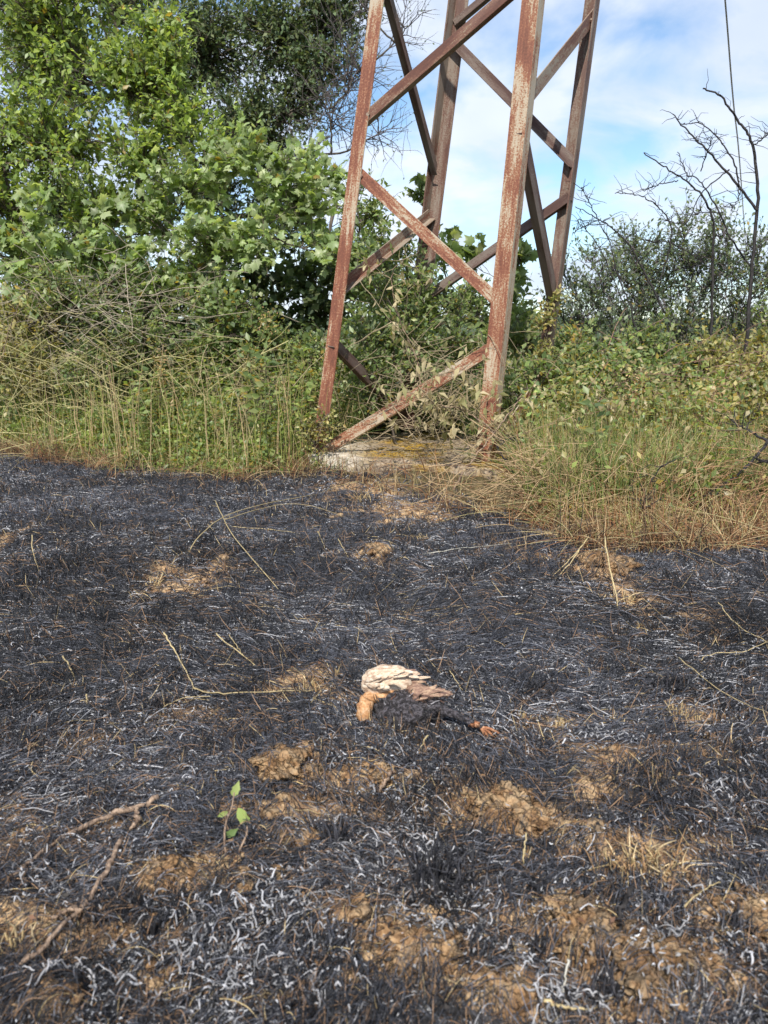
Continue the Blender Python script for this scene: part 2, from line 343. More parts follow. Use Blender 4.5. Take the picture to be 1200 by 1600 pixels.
# ------------------------------------------------------------------ ground sheet, hills
def build_ground():
    nr = 470
    r = .25 * (3200 / .25) ** (np.linspace(0, 1, nr))
    r = np.concatenate([np.geomspace(.3, 11, 390), np.geomspace(11.4, 3400, 70)])
    th = np.concatenate([np.radians(np.linspace(-62, 62, 330)), np.radians(np.linspace(66, 294, 40))])
    nr, nc = len(r), len(th)
    X = r[:, None] * np.sin(th)[None]; Y = r[:, None] * np.cos(th)[None]
    Z = Hs(X, Y)
    V = np.stack([X, Y, Z], -1).reshape(-1, 3)
    V = np.concatenate([V, [[0, 0, float(H(0, 0))]]])
    i = np.arange(nr - 1)[:, None] * nc; j = np.arange(nc)[None]; j2 = (j + 1) % nc
    F = np.stack([i + j2, i + j, i + nc + j, i + nc + j2], -1).reshape(-1, 4)
    c = len(V) - 1; jj = np.arange(nc)
    fan = np.stack([np.full(nc, c), jj, (jj + 1) % nc, np.full(nc, c)], -1)
    F2 = [tuple(x) for x in np.stack([np.full(nc, c), (jj), (jj + 1) % nc], -1).tolist()]
    x, y = V[:, 0], V[:, 1]
    burn = np.clip((yv(x) - y + (fbm(x * 3, y * 3, 12) - .5) * .5) * 5, 0, 1) * np.clip((14 - np.hypot(x, y)) / 4, 0, 1)
    T = np.stack([soilf(x, y), burn, np.clip((y - 16) / 10, 0, 1)], 1)
    me = meshdata('ground', V, F, M['ground'], None, True)
    a = me.attributes.new('tint', 'FLOAT_COLOR', 'POINT'); a.data.foreach_set('color', np.concatenate([T, np.ones((len(T), 1))], 1).astype(np.float32).ravel())
    tag(link(bpy.data.objects.new('ground', me)), kind='structure')
build_ground()
def build_hills():
    m, t, o = mat('far_woods')
    g = nn(t, 'ShaderNodeNewGeometry'); n = noise(t, g.outputs['Position'], .03, 8, .7)
    fin(t, o, ramp(t, n, [(.35, (.035, .055, .035)), (.6, (.075, .10, .06))]), .95, None, .1)
    xs = np.linspace(-2600, 2600, 260); V = []; 
    rows = [(1500, 0), (1540, .55), (1620, .9), (1760, 1.0), (2100, .7), (2500, 0)]
    for yy, k in rows:
        h = 12 + 40 * fbm(xs * .0016, xs * 0 + 2, 5, 5) + 7 * fbm(xs * .03, xs * 0, 9, 3)
        V.append(np.stack([xs, np.full_like(xs, yy), h * k - 2], 1))
    V = np.concatenate(V); n_ = len(xs)
    F = np.array([(r * n_ + i, r * n_ + i + 1, (r + 1) * n_ + i + 1, (r + 1) * n_ + i) for r in range(len(rows) - 1) for i in range(n_ - 1)])
    tag(mobj('hills', V, F, m, smooth=True), kind='structure')
build_hills()

# ------------------------------------------------------------------ lattice tower
LEG = {'A': ((578, 0), (496, 640), 7.2), 'B': ((842, 0), (774, 640), 6.6), 'C': ((712, 0), (632, 640), 8.3), 'D': ((938, 0), (852, 640), 7.7)}
FOOT_Y = {'A': 706, 'B': 724, 'C': 668, 'D': 684}
def legp(k, py):
    (x0, y0), (x1, y1), Y = LEG[k]
    return at(x0 + (x1 - x0) * (py - y0) / (y1 - y0), py, Y)
leg_bot = {k: legp(k, FOOT_Y[k]) for k in LEG}; leg_top = {k: legp(k, -560) for k in LEG}
tower_c = sum(leg_bot.values()) / 4; tower_c[2] = .1
tower = empty('lattice_tower', tower_c, 'rusty red steel lattice tower of four angle iron legs standing on the concrete base', 'lattice tower')
def angle_iron(name, p0, p1, u, v, wu, wv, th, material, parent, label=None, seg=1):
    p0 = np.asarray(p0, float); p1 = np.asarray(p1, float)
    z = unit(p1 - p0); u = unit(u - z * (u @ z)); v = unit(v - z * (v @ z)); 
    v = unit(v - u * (u @ v)) if abs(u @ v) > .6 else v
    L = np.linalg.norm(p1 - p0)
    prof = [np.zeros(3), u * wu, u * wu + v * th, u * th + v * th, u * th + v * wv, v * wv]
    R = np.stack([u, np.cross(z, u), z], 1)
    o = org(parent)
    V = []
    for k in range(seg + 1):
        for q in prof: V.append(R.T @ q + np.array([0, 0, L * k / seg]))
    F = []
    flip = np.cross(u, v) @ z < 0
    for k in range(seg):
        for i in range(6):
            a, b = k * 6 + i, k * 6 + (i + 1) % 6
            F.append((a, b, b + 6, a + 6))
    F += [(0, 3, 2, 1), (0, 5, 4, 3), tuple(seg * 6 + i for i in (0, 1, 2, 3)), tuple(seg * 6 + i for i in (0, 3, 4, 5))]
    if flip: F = [tuple(reversed(f)) for f in F]
    me = meshdata(name, V, F, material)
    ob = link(bpy.data.objects.new(name, me), parent)
    ob.matrix_basis = Matrix.Translation(Vector(p0 - o)) @ Matrix([list(R[0]) , list(R[1]), list(R[2])]).to_4x4()
    bv = ob.modifiers.new('bevel', 'BEVEL'); bv.width = .002; bv.segments = 1
    if label: ob['label'] = label
    return ob
nb = {'A': ('B', 'C'), 'B': ('A', 'D'), 'C': ('D', 'A'), 'D': ('C', 'B')}
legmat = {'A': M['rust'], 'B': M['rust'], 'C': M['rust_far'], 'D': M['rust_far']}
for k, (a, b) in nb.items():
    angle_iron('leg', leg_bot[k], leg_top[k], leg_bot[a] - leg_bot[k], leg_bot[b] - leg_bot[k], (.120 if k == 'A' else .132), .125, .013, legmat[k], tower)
bolt_me = None
def bolt(p, n, parent):
    global bolt_me
    if bolt_me is None:
        a = np.linspace(0, 2 * np.pi, 6, endpoint=False)
        V = [(.016 * math.cos(q), .016 * math.sin(q), z) for z in (-.002, .014) for q in a]
        F = [(i, (i + 1) % 6, 6 + (i + 1) % 6, 6 + i) for i in range(6)] + [tuple(range(6, 12))]
        bolt_me = meshdata('bolt', V, F, M['rust_mid'])
    o = link(bpy.data.objects.new('bolt', bolt_me), parent)
    q = Vector(n).to_track_quat('Z', 'Y').to_matrix().to_4x4()
    o.matrix_parent_inverse = parent.matrix_basis.inverted()
    o.matrix_basis = Matrix.Translation(Vector(np.asarray(p) - org(tower))) @ q
def brace(a, ya, b, yb, material, w=.105, wv=.07, inset=.02, label=None, bolts=True):
    pa, pb = legp(a, ya), legp(b, yb)
    cen = sum(leg_bot.values()) / 4
    nrm = np.cross(leg_bot[b] - leg_bot[a], leg_top[a] - leg_bot[a]); nrm = unit(nrm)
    if nrm @ (cen - leg_bot[a]) < 0: nrm = -nrm            # points into the tower
    h = unit(leg_bot[b] - leg_bot[a])
    pa = pa + nrm * inset + h * .03; pb = pb + nrm * inset - h * .03
    d = unit(pb - pa); up = unit(np.cross(d, nrm)); up = up if up[2] > 0 else -up
    pa = pa - up * w / 2; pb = pb - up * w / 2
    o = angle_iron('brace', pa, pb, up, nrm, w, wv, .010, material, tower, label)
    if bolts:
        for p, s in ((pa, 1), (pb, -1)):
            for e in (.05, .11): bolt(p + d * s * e + up * w / 2 - nrm * .001, -nrm, o)
    return o
brace('A', 192, 'B', -57, M['rust_mid'], .085)
brace('A', 262, 'B', 478, M['rust'], .10)
brace('A', 712, 'B', 536, M['rust'], .10)
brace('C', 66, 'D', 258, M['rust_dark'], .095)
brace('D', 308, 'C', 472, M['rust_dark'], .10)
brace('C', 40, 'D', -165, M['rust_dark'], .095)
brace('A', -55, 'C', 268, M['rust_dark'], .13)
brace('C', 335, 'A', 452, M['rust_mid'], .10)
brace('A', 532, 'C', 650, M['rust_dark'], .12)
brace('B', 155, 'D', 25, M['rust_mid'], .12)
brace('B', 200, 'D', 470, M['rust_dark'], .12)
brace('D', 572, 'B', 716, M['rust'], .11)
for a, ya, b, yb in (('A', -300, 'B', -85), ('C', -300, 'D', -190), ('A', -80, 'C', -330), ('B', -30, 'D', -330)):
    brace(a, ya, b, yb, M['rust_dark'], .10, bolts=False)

# concrete base
def build_pad():
    c = {'fl': gz(505, 728, .12), 'fr': gz(800, 762, .12)}
    fl, fr = np.array([-.68, 7.10, 0]), np.array([1.02, 6.12, 0])
    bl, br = np.array([-.05, 9.0, 0]), np.array([1.95, 8.2, 0])
    n = 46; V = []; top = []
    m, t, o = mat('mossy_concrete')
    g = nn(t, 'ShaderNodeNewGeometry'); P = g.outputs['Position']
    n1, n2, n3 = noise(t, P, 2.2, 4, .6), noise(t, P, 40, 6, .7), noise(t, P, 9, 5, .6)
    c1 = ramp(t, n2, [(.3, (.12, .09, .07)), (.5, (.32, .25, .18)), (.7, (.50, .42, .32))])
    c2 = mixc(t, ramp(t, n1, [(.45, 0.0), (.56, 1.0)]), c1, ramp(t, n2, [(.3, (.20, .12, .015)), (.7, (.46, .29, .05))]))
    c3 = mixc(t, ramp(t, n3, [(.50, 0.0), (.66, .85)]), c2, (.10, .075, .065))
    sx = nn(t, 'ShaderNodeSeparateXYZ', {0: P}); cl = ramp(t, nn(t, 'ShaderNodeMapRange', {'Value': sx.outputs[0], 'From Min': -.55, 'From Max': -.05}).outputs[0], [(.0, 1.0), (1, 0.0)])
    c4 = mixc(t, cl, c3, mixc(t, ramp(t, n2, [(.4, 0.0), (.7, 1.0)]), (.55, .50, .42), (.72, .68, .60)))
    fin(t, o, c4, .92, bump(t, n2, .8, .012), .15)
    s = np.linspace(0, 1, n)
    for k, sv in enumerate(s):
        for sx_ in s:
            p = (fl * (1 - sx_) + fr * sx_) * (1 - sv) + (bl * (1 - sx_) + br * sx_) * sv
            ed = min(sx_, 1 - sx_, sv, 1 - sv)
            z = .135 + .03 * (1 - sv * .3) + .05 * float(fbm(p[0] * 3, p[1] * 3, 9, 4)) - .035
            wob = (float(fbm(p[0] * 7, p[1] * 7, 19, 3)) - .5) * .14 * (1 if ed == 0 else 0)
            V.append([p[0] + wob, p[1] + wob, z - (.012 if ed == 0 else 0)])
    V = np.array(V); F = [(r * n + i, r * n + i + 1, (r + 1) * n + i + 1, (r + 1) * n + i) for r in range(n - 1) for i in range(n - 1)]
    rim = [i for i in range(n)] + [r * n + n - 1 for r in range(1, n)] + [(n - 1) * n + i for i in range(n - 2, -1, -1)] + [r * n for r in range(n - 2, 0, -1)]
    b = V[rim].copy(); b[:, 2] = -.25; cen = b.mean(0); b[:, :2] += (b - cen)[:, :2] * .015
    base = len(V); V = np.concatenate([V, b]); k = len(rim)
    for i in range(k): F.append((rim[(i + 1) % k], rim[i], base + i, base + (i + 1) % k))
    ob = mobj('concrete_base', V, F, m)
    tag(ob, 'low weathered concrete slab with yellow lichen under the feet of the rusty tower', 'concrete base')
build_pad()
# overhead wire
wp = smoothpath([at(1095, -420, 9), at(1133, 0, 14), at(1146, 160, 22), at(1157, 270, 36), at(1166, 400, 80)], 60)
V, F = tube(wp, np.linspace(.008, .03, 60), 8)
m_, t_, o_ = mat('wire_metal'); fin(t_, o_, (.16, .17, .19), .5, None, .4)
tag(mobj('overhead_wire', V, F, m_, smooth=True), 'thin dark overhead wire hanging down the sky beside the bare branches', 'wire')

# ------------------------------------------------------------------ foliage building blocks
def leaf_simple(w=.55):
    V = np.array([[0, 0, 0], [-w / 2, .42, .07], [w / 2, .42, .07], [0, .5, 0], [0, 1, -.06]])
    return V, np.array([[0, 2, 3], [0, 3, 1], [3, 2, 4], [3, 4, 1]])
def leaf_lobed():
    o = [(0, 0), (.16, -.06), (.40, .02), (.33, .14), (.62, .30), (.42, .38), (.50, .60), (.27, .56), (.14, .72), (0, 1.0), (-.14, .72), (-.27, .56), (-.50, .60), (-.42, .38), (-.62, .30), (-.33, .14), (-.40, .02), (-.16, -.06)]
    V = [(x, y, -.28 * abs(x) ** 1.3 - .12 * max(y - .4, 0)) for x, y in o] + [(0, .36, .06)]
    c = len(o); return np.array(V), np.array([(c, i, (i + 1) % c) for i in range(c)])
T_SIMPLE, T_NARROW, T_ROUND, T_LOBED = leaf_simple(.55), leaf_simple(.26), leaf_simple(.85), leaf_lobed()
def frames(D, U, r, jit=.5):
    D = unit(D); Nn = unit(U + r.normal(0, jit, D.shape)); X = unit(np.cross(D, Nn)); Z = np.cross(X, D)
    return X, D, Z
def leaves_mesh(name, P, D, S, tmpl, tint, material, parent, r, jit=.5, up=(0, -.35, .9)):
    X, Y, Z = frames(D, np.array(up), r, jit); tv, tf = tmpl
    V = P[:, None] + S[:, None, None] * (tv[None, :, 0, None] * X[:, None] + tv[None, :, 1, None] * Y[:, None] + tv[None, :, 2, None] * Z[:, None])
    F = (tf[None] + (np.arange(len(P)) * len(tv))[:, None, None]).reshape(-1, tf.shape[1])
    T = np.repeat(tint, len(tf), 0)
    return mobj(name, V.reshape(-1, 3), F, material, parent, T)
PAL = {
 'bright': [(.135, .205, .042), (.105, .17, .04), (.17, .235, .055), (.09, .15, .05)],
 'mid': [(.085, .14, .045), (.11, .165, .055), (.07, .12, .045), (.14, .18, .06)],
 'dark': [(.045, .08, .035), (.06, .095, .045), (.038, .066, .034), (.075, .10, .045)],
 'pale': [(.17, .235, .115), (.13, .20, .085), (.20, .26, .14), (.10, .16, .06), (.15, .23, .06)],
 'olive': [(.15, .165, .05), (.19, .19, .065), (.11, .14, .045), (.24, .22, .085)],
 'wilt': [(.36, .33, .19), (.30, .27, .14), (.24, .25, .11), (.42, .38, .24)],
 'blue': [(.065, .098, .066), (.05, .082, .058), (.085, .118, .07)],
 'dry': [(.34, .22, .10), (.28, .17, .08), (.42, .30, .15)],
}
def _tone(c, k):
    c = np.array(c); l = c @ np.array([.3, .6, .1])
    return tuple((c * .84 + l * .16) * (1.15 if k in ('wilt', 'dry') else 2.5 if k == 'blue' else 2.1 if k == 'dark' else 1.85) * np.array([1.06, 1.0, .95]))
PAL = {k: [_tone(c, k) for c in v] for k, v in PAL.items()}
def pick(pal, n, r, odd=.02):
    p = np.array(PAL[pal]); c = p[r.randint(0, len(p), n)] * r.uniform(.75, 1.25, (n, 1))
    o = r.rand(n) < odd; c[o] = np.array([[.40, .30, .07]]) * r.uniform(.6, 1.1, (o.sum(), 1))
    return c
def blobs_of(L): return [(at(px, py, Y), rad) for px, py, Y, rad in L]
def bezier(a, b, bend, k, r, wob=.03):
    t = np.linspace(0, 1, k)[None, :, None]; m = (a + b) / 2 + bend
    q = (1 - t) ** 2 * a[:, None] + 2 * t * (1 - t) * m[:, None] + t ** 2 * b[:, None]
    L = np.linalg.norm(b - a, axis=1)[:, None, None]
    n = r.normal(0, 1, q.shape) * wob * L; n[:, 0] = 0
    return q + n
class Foliage: pass
def grow(base, blobs, K, m, n, tl, r, trunk=True, upb=.35, flat=1.0, start=(.3, 1)):
    """limbs from base to each blob, K branches per unit blob area, m twigs on each, n leaves on each twig"""
    f = Foliage(); base = np.asarray(base, float)
    limbs = []; BA = []; BB = []
    for c, rad in sorted(blobs, key=lambda q: np.linalg.norm(q[0] - base)):
        c = np.asarray(c); st = base + r.normal(0, .04, 3) * [1, 1, 0]
        if limbs:
            al = np.concatenate([l_[3:] for l_ in limbs]); dd = np.linalg.norm(al - c, axis=1) + .9 * np.maximum(al[:, 2] - c[2] + .2, 0); st = al[np.argmin(dd)]
        mid = (st + c) / 2 + np.array([0, 0, -.06 * np.linalg.norm(c - st)]) + r.normal(0, .05, 3) * np.linalg.norm(c - st)
        lp = smoothpath([st, mid, c], 10, .008, r.randint(1e6)); limbs.append(lp)
        kk = max(6, int(K * rad * rad * 10))
        d = unit(r.normal(0, 1, (kk, 3))); e = c + d * (rad * r.uniform(.35, 1.05, (kk, 1)) ) * np.array([1, .8, 1])
        s = lp[r.randint(5, 10, kk)]
        BA.append(s); BB.append(e)
    BA = np.concatenate(BA); BB = np.concatenate(BB); BB[:, 2] = np.maximum(BB[:, 2], .05)
    f.limbs = limbs
    f.br = bezier(BA, BB, np.array([0, 0, .12]) * np.linalg.norm(BB - BA, axis=1)[:, None], 6, r, .02)
    nb_ = len(BA); bi = np.repeat(np.arange(nb_), m); t = r.uniform(.25, 1, len(bi)) * 4.99; i = t.astype(int); ff = (t - i)[:, None]
    S = f.br[bi, i] * (1 - ff) + f.br[bi, i + 1] * ff
    bd = unit(f.br[bi, i + 1] - f.br[bi, i])
    D = unit(bd * .5 + r.normal(0, .55, S.shape) + np.array([0, 0, upb]))
    L = tl * r.uniform(.5, 1.3, len(S))[:, None]
    E = S + D * L; f.tw = bezier(S, E, np.array([0, 0, .06]) * L, 4, r, .03)
    nt_ = len(S); ti = np.repeat(np.arange(nt_), n); t = np.tile(np.linspace(.15, 1, n), nt_) * 2.999; i = t.astype(int); ff = (t - i)[:, None]
    f.P = f.tw[ti, i] * (1 - ff) + f.tw[ti, i + 1] * ff; td = unit(f.tw[ti, i + 1] - f.tw[ti, i])
    f.D = unit(td * .55 + r.normal(0, .6, f.P.shape) + np.array([0, -.05, -.05])); f.clus = bi[ti]
    return f
def plant(name, label, cat, base, blobs, K=4, m=4, n=7, tl=.3, leaf=.07, tmpl=T_SIMPLE, pal='mid', seed=1, group=None, trunk_r=.05, twigcol=(.11, .09, .07),
          jit=.55, upb=.35, odd=.02, thin=1.0, single=0, material=None, wood=True, keep=None):
    r = np.random.RandomState(seed)
    base = np.asarray(base, float); root = empty(name, base, label, cat, group)
    blobs = blobs_of(blobs); f = grow(base, blobs, K, m, n, tl, r, upb=upb)
    if wood:
        for k, lp in enumerate(f.limbs):
            V, F = tube(lp, np.linspace(trunk_r * (1 if k == 0 else .5 * .93 ** k), trunk_r * (.5 if k == 0 else .16), len(lp)), 7)
            mobj('trunk' if k == 0 else 'limb', V, F, M['bark'], root, smooth=True)
    R6 = np.linspace(min(trunk_r * .16, .011), .0028, 6)[None]
    P = f.br; c1 = np.array(twigcol)
    cw = curves('branch', P, np.broadcast_to(R6, P.shape[:2]), c1 * r.uniform(.6, 1.3, (len(P), 1)), M['twig'], root); cw['kind'] = 'stuff'
    ct = curves('twig', f.tw, np.broadcast_to(np.linspace(.0035, .0012, 4)[None], f.tw.shape[:2]), c1 * r.uniform(.6, 1.4, (len(f.tw), 1)), M['twig'], root); ct['kind'] = 'stuff'
    cl = r.uniform(.72, 1.22, f.clus.max() + 1)[f.clus]
    idx = np.where(r.rand(len(f.P)) < thin)[0]
    if keep is not None: idx = idx[keep(f.P[idx], r)]
    P, D = f.P[idx], f.D[idx]; S = leaf * r.uniform(.6, 1.25, len(P)); T = pick(pal, len(P), r, odd) * cl[idx][:, None]
    mt = material or M['leaf']
    if single:
        # the leaves that show largest, each an object of its own sharing one of a few meshes
        order = np.argsort(P[:, 1] - .3 * S * 10)[:single]; rest = np.setdiff1d(np.arange(len(P)), order)
        tv, tf = tmpl; var = []
        for c in PAL[pal] + [tuple(np.array(PAL[pal][0]) * .75), tuple(np.array(PAL[pal][1]) * 1.2)]:
            bend = r.uniform(-.25, .1); V = tv.copy(); V[:, 2] += bend * V[:, 1] ** 2
            var.append(meshdata('leaf', V, tf, mt, np.array(c)))
        X, Y, Z = frames(D[order], np.array([0, -.55, .75]), r, jit)
        o0 = org(root)
        for q, i in enumerate(order):
            ob = bpy.data.objects.new('leaf', var[r.randint(len(var))]); COL.objects.link(ob); ob.parent = root
            s = S[i]; mt4 = Matrix(((X[q, 0] * s, Y[q, 0] * s, Z[q, 0] * s, P[i, 0] - o0[0]), (X[q, 1] * s, Y[q, 1] * s, Z[q, 1] * s, P[i, 1] - o0[1]), (X[q, 2] * s, Y[q, 2] * s, Z[q, 2] * s, P[i, 2] - o0[2]), (0, 0, 0, 1)))
            ob.matrix_basis = mt4
        P, D, S, T = P[rest], D[rest], S[rest], T[rest]
    if len(P):
        cr_ = leaves_mesh('crown', P, D, S, tmpl, T, mt, root, r, jit); cr_['kind'] = 'stuff'
    return root

# ------------------------------------------------------------------ trees and shrubs
def g0(px, Y): 
    x = (px - 600) / FPX * Y * 1.02; return np.array([x, Y, float(H(x, Y)) - .02])
plant('leafy_tree', 'bright green broadleaf tree rising beyond the verge, across the picture from the bare branches', 'tree', g0(40, 10.2),
      [(60, 430, 9.8, .55), (60, 60, 9.8, .85), (185, 120, 9.5, .62), (95, 225, 9.4, .72), (215, 250, 9.3, .50), (20, 330, 9.4, .55), (130, -90, 9.9, .9), (-130, 120, 9.8, .9), (-120, 330, 9.6, .7), (330, 240, 9.4, .35), (150, 330, 9.4, .45), (60, 500, 9.6, .6), (230, 340, 9.3, .42), (170, 440, 9.4, .40), (270, 110, 9.5, .4), (280, 440, 9.5, .35), (0, 210, 9.5, .5),
       (270, 190, 9.4, .40), (250, 60, 9.6, .36), (-100, -120, 10, 1.0)],
      K=12, m=6, n=8, tl=.30, leaf=.085, pal='bright', seed=3, trunk_r=.08, odd=.02, thin=1)
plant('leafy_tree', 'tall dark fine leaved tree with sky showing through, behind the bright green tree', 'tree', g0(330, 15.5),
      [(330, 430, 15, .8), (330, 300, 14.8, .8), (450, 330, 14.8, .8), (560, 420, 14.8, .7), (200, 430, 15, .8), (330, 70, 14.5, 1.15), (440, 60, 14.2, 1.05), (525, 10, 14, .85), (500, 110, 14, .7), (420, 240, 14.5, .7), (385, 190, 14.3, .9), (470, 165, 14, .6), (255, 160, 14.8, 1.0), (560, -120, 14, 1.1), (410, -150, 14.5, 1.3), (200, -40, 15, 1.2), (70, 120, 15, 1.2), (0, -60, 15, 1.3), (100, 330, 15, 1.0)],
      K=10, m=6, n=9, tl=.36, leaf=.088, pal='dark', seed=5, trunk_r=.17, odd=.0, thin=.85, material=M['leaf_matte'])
plant('bare_tree', 'thin half bare tree with fine grey twigs against the sky next to the tower leg', 'tree', g0(505, 12.5),
      [(520, 330, 12.2, .4), (515, 170, 12, .75), (560, 110, 12, .8), (480, 230, 12, .5), (590, 210, 12, .6), (640, 40, 12, .5), (560, 0, 12, .6)],
      K=5, m=5, n=4, tl=.42, leaf=.04, pal='dark', seed=6, trunk_r=.045, odd=.0, thin=.28, twigcol=(.10, .085, .085), wood=True)
plant('lobed_leaf_shrub', 'big shrub with broad lobed pale green leaves standing beside the tower below the dark tree', 'shrub', g0(370, 9.3),
      [(345, 400, 9.2, .4), (300, 300, 9.0, .45), (375, 270, 8.9, .42), (440, 290, 8.9, .42), (330, 370, 8.8, .42), (420, 370, 8.7, .42), (485, 330, 8.9, .40), (500, 270, 9.2, .35), (400, 225, 9.1, .25), (245, 350, 9.0, .3), (270, 450, 8.9, .35), (520, 400, 8.8, .35), (340, 460, 8.7, .35)],
      K=10, m=4, n=6, tl=.26, leaf=.088, tmpl=T_LOBED, pal='pale', seed=8, trunk_r=.03, odd=.01, single=290, thin=.8)
plant('lobed_leaf_shrub', 'lobed leaf shrub with broad grey green leaves low against the bright green tree', 'shrub', g0(130, 9.0),
      [(150, 400, 8.9, .30), (180, 345, 8.8, .26), (110, 400, 8.7, .30), (40, 350, 8.7, .30), (60, 420, 8.6, .30), (10, 400, 8.7, .3), (215, 410, 8.7, .18)],
      K=9, m=3, n=5, tl=.24, leaf=.11, tmpl=T_LOBED, pal='pale', seed=9, trunk_r=.025, odd=.02, single=200)
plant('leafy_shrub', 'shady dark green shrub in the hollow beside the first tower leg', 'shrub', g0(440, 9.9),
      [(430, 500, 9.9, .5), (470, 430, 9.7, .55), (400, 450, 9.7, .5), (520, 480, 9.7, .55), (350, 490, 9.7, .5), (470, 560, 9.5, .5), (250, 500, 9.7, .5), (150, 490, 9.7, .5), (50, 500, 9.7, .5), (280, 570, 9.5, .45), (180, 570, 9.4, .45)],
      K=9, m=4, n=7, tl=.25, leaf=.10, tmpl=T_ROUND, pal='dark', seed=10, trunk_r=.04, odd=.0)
plant('leafy_shrub', 'green shrub filling the gap behind the tower legs', 'shrub', g0(600, 8.8),
      [(600, 520, 8.2, .42), (590, 420, 8.3, .30), (570, 400, 9.5, .50), (560, 330, 9.8, .42), (580, 460, 9.3, .45), (640, 480, 9.3, .45), (720, 470, 9.3, .38), (800, 490, 9.3, .34), (640, 450, 8.2, .30), (650, 540, 8.0, .38), (560, 560, 8.3, .38), (690, 500, 8.2, .30), (600, 620, 8.2, .32)],
      K=13, m=4, n=7, tl=.25, leaf=.085, pal='mid', seed=12, trunk_r=.035, odd=.01)
plant('leafy_shrub', 'green shrub between the two tall legs of the tower, one spray hanging above the thicket', 'shrub', g0(720, 8.9),
      [(730, 560, 8.4, .40), (740, 480, 8.8, .36), (790, 520, 8.4, .36), (700, 600, 8.2, .34), (680, 410, 9.2, .22), (830, 550, 8.2, .36), (760, 630, 8.0, .32), (820, 620, 7.4, .26), (840, 590, 7.3, .2)],
      K=12, m=4, n=7, tl=.22, leaf=.075, pal='mid', seed=13, trunk_r=.03, odd=.01)
plant('lobed_leaf_shrub', 'small sprig of lobed leaves showing against the sky behind the thickest tower leg', 'shrub', g0(800, 9.0),
      [(805, 480, 8.9, .15), (700, 385, 8.8, .14), (815, 400, 8.7, .13), (800, 440, 8.7, .14), (660, 300, 8.9, .12), (735, 405, 8.8, .12)],
      K=14, m=3, n=4, tl=.16, leaf=.11, tmpl=T_LOBED, pal='mid', seed=14, trunk_r=.014, single=90, thin=.8)
# spindly shrubs on the other side of the tower
sp = [
 ('thin upright shrub with dark little leaves next to the last tower leg', 905, 9.0, [(905, 500, 9, .42), (885, 440, 9, .18), (940, 450, 9, .30), (960, 530, 9, .42), (925, 410, 9, .14)], 'blue', .9),
 ('thin shrub with small dark leaves rising under the lowest bare branch', 985, 9.4, [(985, 500, 9.4, .45), (1000, 420, 9.3, .36), (965, 430, 9.2, .25), (1030, 460, 9.3, .4), (1040, 400, 9.2, .2), (985, 380, 9.2, .15)], 'blue', .85),
 ('slender shrub with a pointed leafy top under the middle of the bare branches', 1070, 9.0, [(1070, 510, 9, .42), (1072, 410, 9, .28), (1070, 360, 9, .12), (1095, 450, 9, .36), (1110, 390, 9, .18)], 'blue', .9),
 ('slender dark leaved shrub at the foot of the tallest bare branch', 1150, 8.8, [(1150, 490, 8.8, .42), (1140, 420, 8.8, .3), (1130, 370, 8.8, .15), (1190, 440, 8.7, .34), (1180, 390, 8.7, .14)], 'blue', .9),
 ('low leafy shrub cut by the picture edge near the tallest bare branch', 1225, 8.4, [(1225, 520, 8.4, .4), (1200, 560, 8.3, .3), (1260, 450, 8.4, .35)], 'mid', .9)]
for i, (lab, px, Y, bl, pal, th) in enumerate(sp):
    plant('leafy_shrub', lab, 'shrub', g0(px, Y), bl, K=20, m=5, n=8, tl=.30, leaf=.05, tmpl=T_SIMPLE, pal=pal, seed=30 + i, trunk_r=.022, twigcol=(.13, .11, .12), upb=.9, thin=th)
low = [
 ('dense green low bush beyond the tan grass, just past the tower', 880, 7.9, [(880, 590, 7.8, .34), (930, 600, 7.7, .34), (840, 610, 7.8, .30), (900, 545, 8.0, .3)], 'mid'),
 ('dense green low bush in the middle of the thicket below the bare branches', 1010, 7.6, [(1010, 600, 7.6, .34), (1060, 590, 7.6, .34), (970, 570, 7.8, .3), (1020, 545, 8, .32)], 'mid'),
 ('dense low bush at the picture edge below the tallest bare branch', 1150, 7.3, [(1150, 600, 7.2, .36), (1200, 610, 7.1, .36), (1110, 570, 7.6, .32), (1170, 555, 7.8, .3), (1260, 600, 7.2, .4)], 'olive'),
 ('leafy pale green weed bush right behind the tan dry grass', 950, 6.6, [(950, 670, 6.5, .24), (900, 660, 6.6, .22), (1010, 670, 6.4, .24)], 'olive'),
 ('broad leaved weed bush behind the fallen dark branch', 1120, 6.2, [(1120, 670, 6.2, .24), (1060, 670, 6.3, .24), (1180, 670, 6.1, .24)], 'olive')]
for i, (lab, px, Y, bl, pal) in enumerate(low):
    plant('low_bush', lab, 'bush', g0(px, Y), bl, K=22, m=5, n=7, tl=.2, leaf=.06, pal=pal, seed=40 + i, trunk_r=.014, upb=.6, odd=.04)
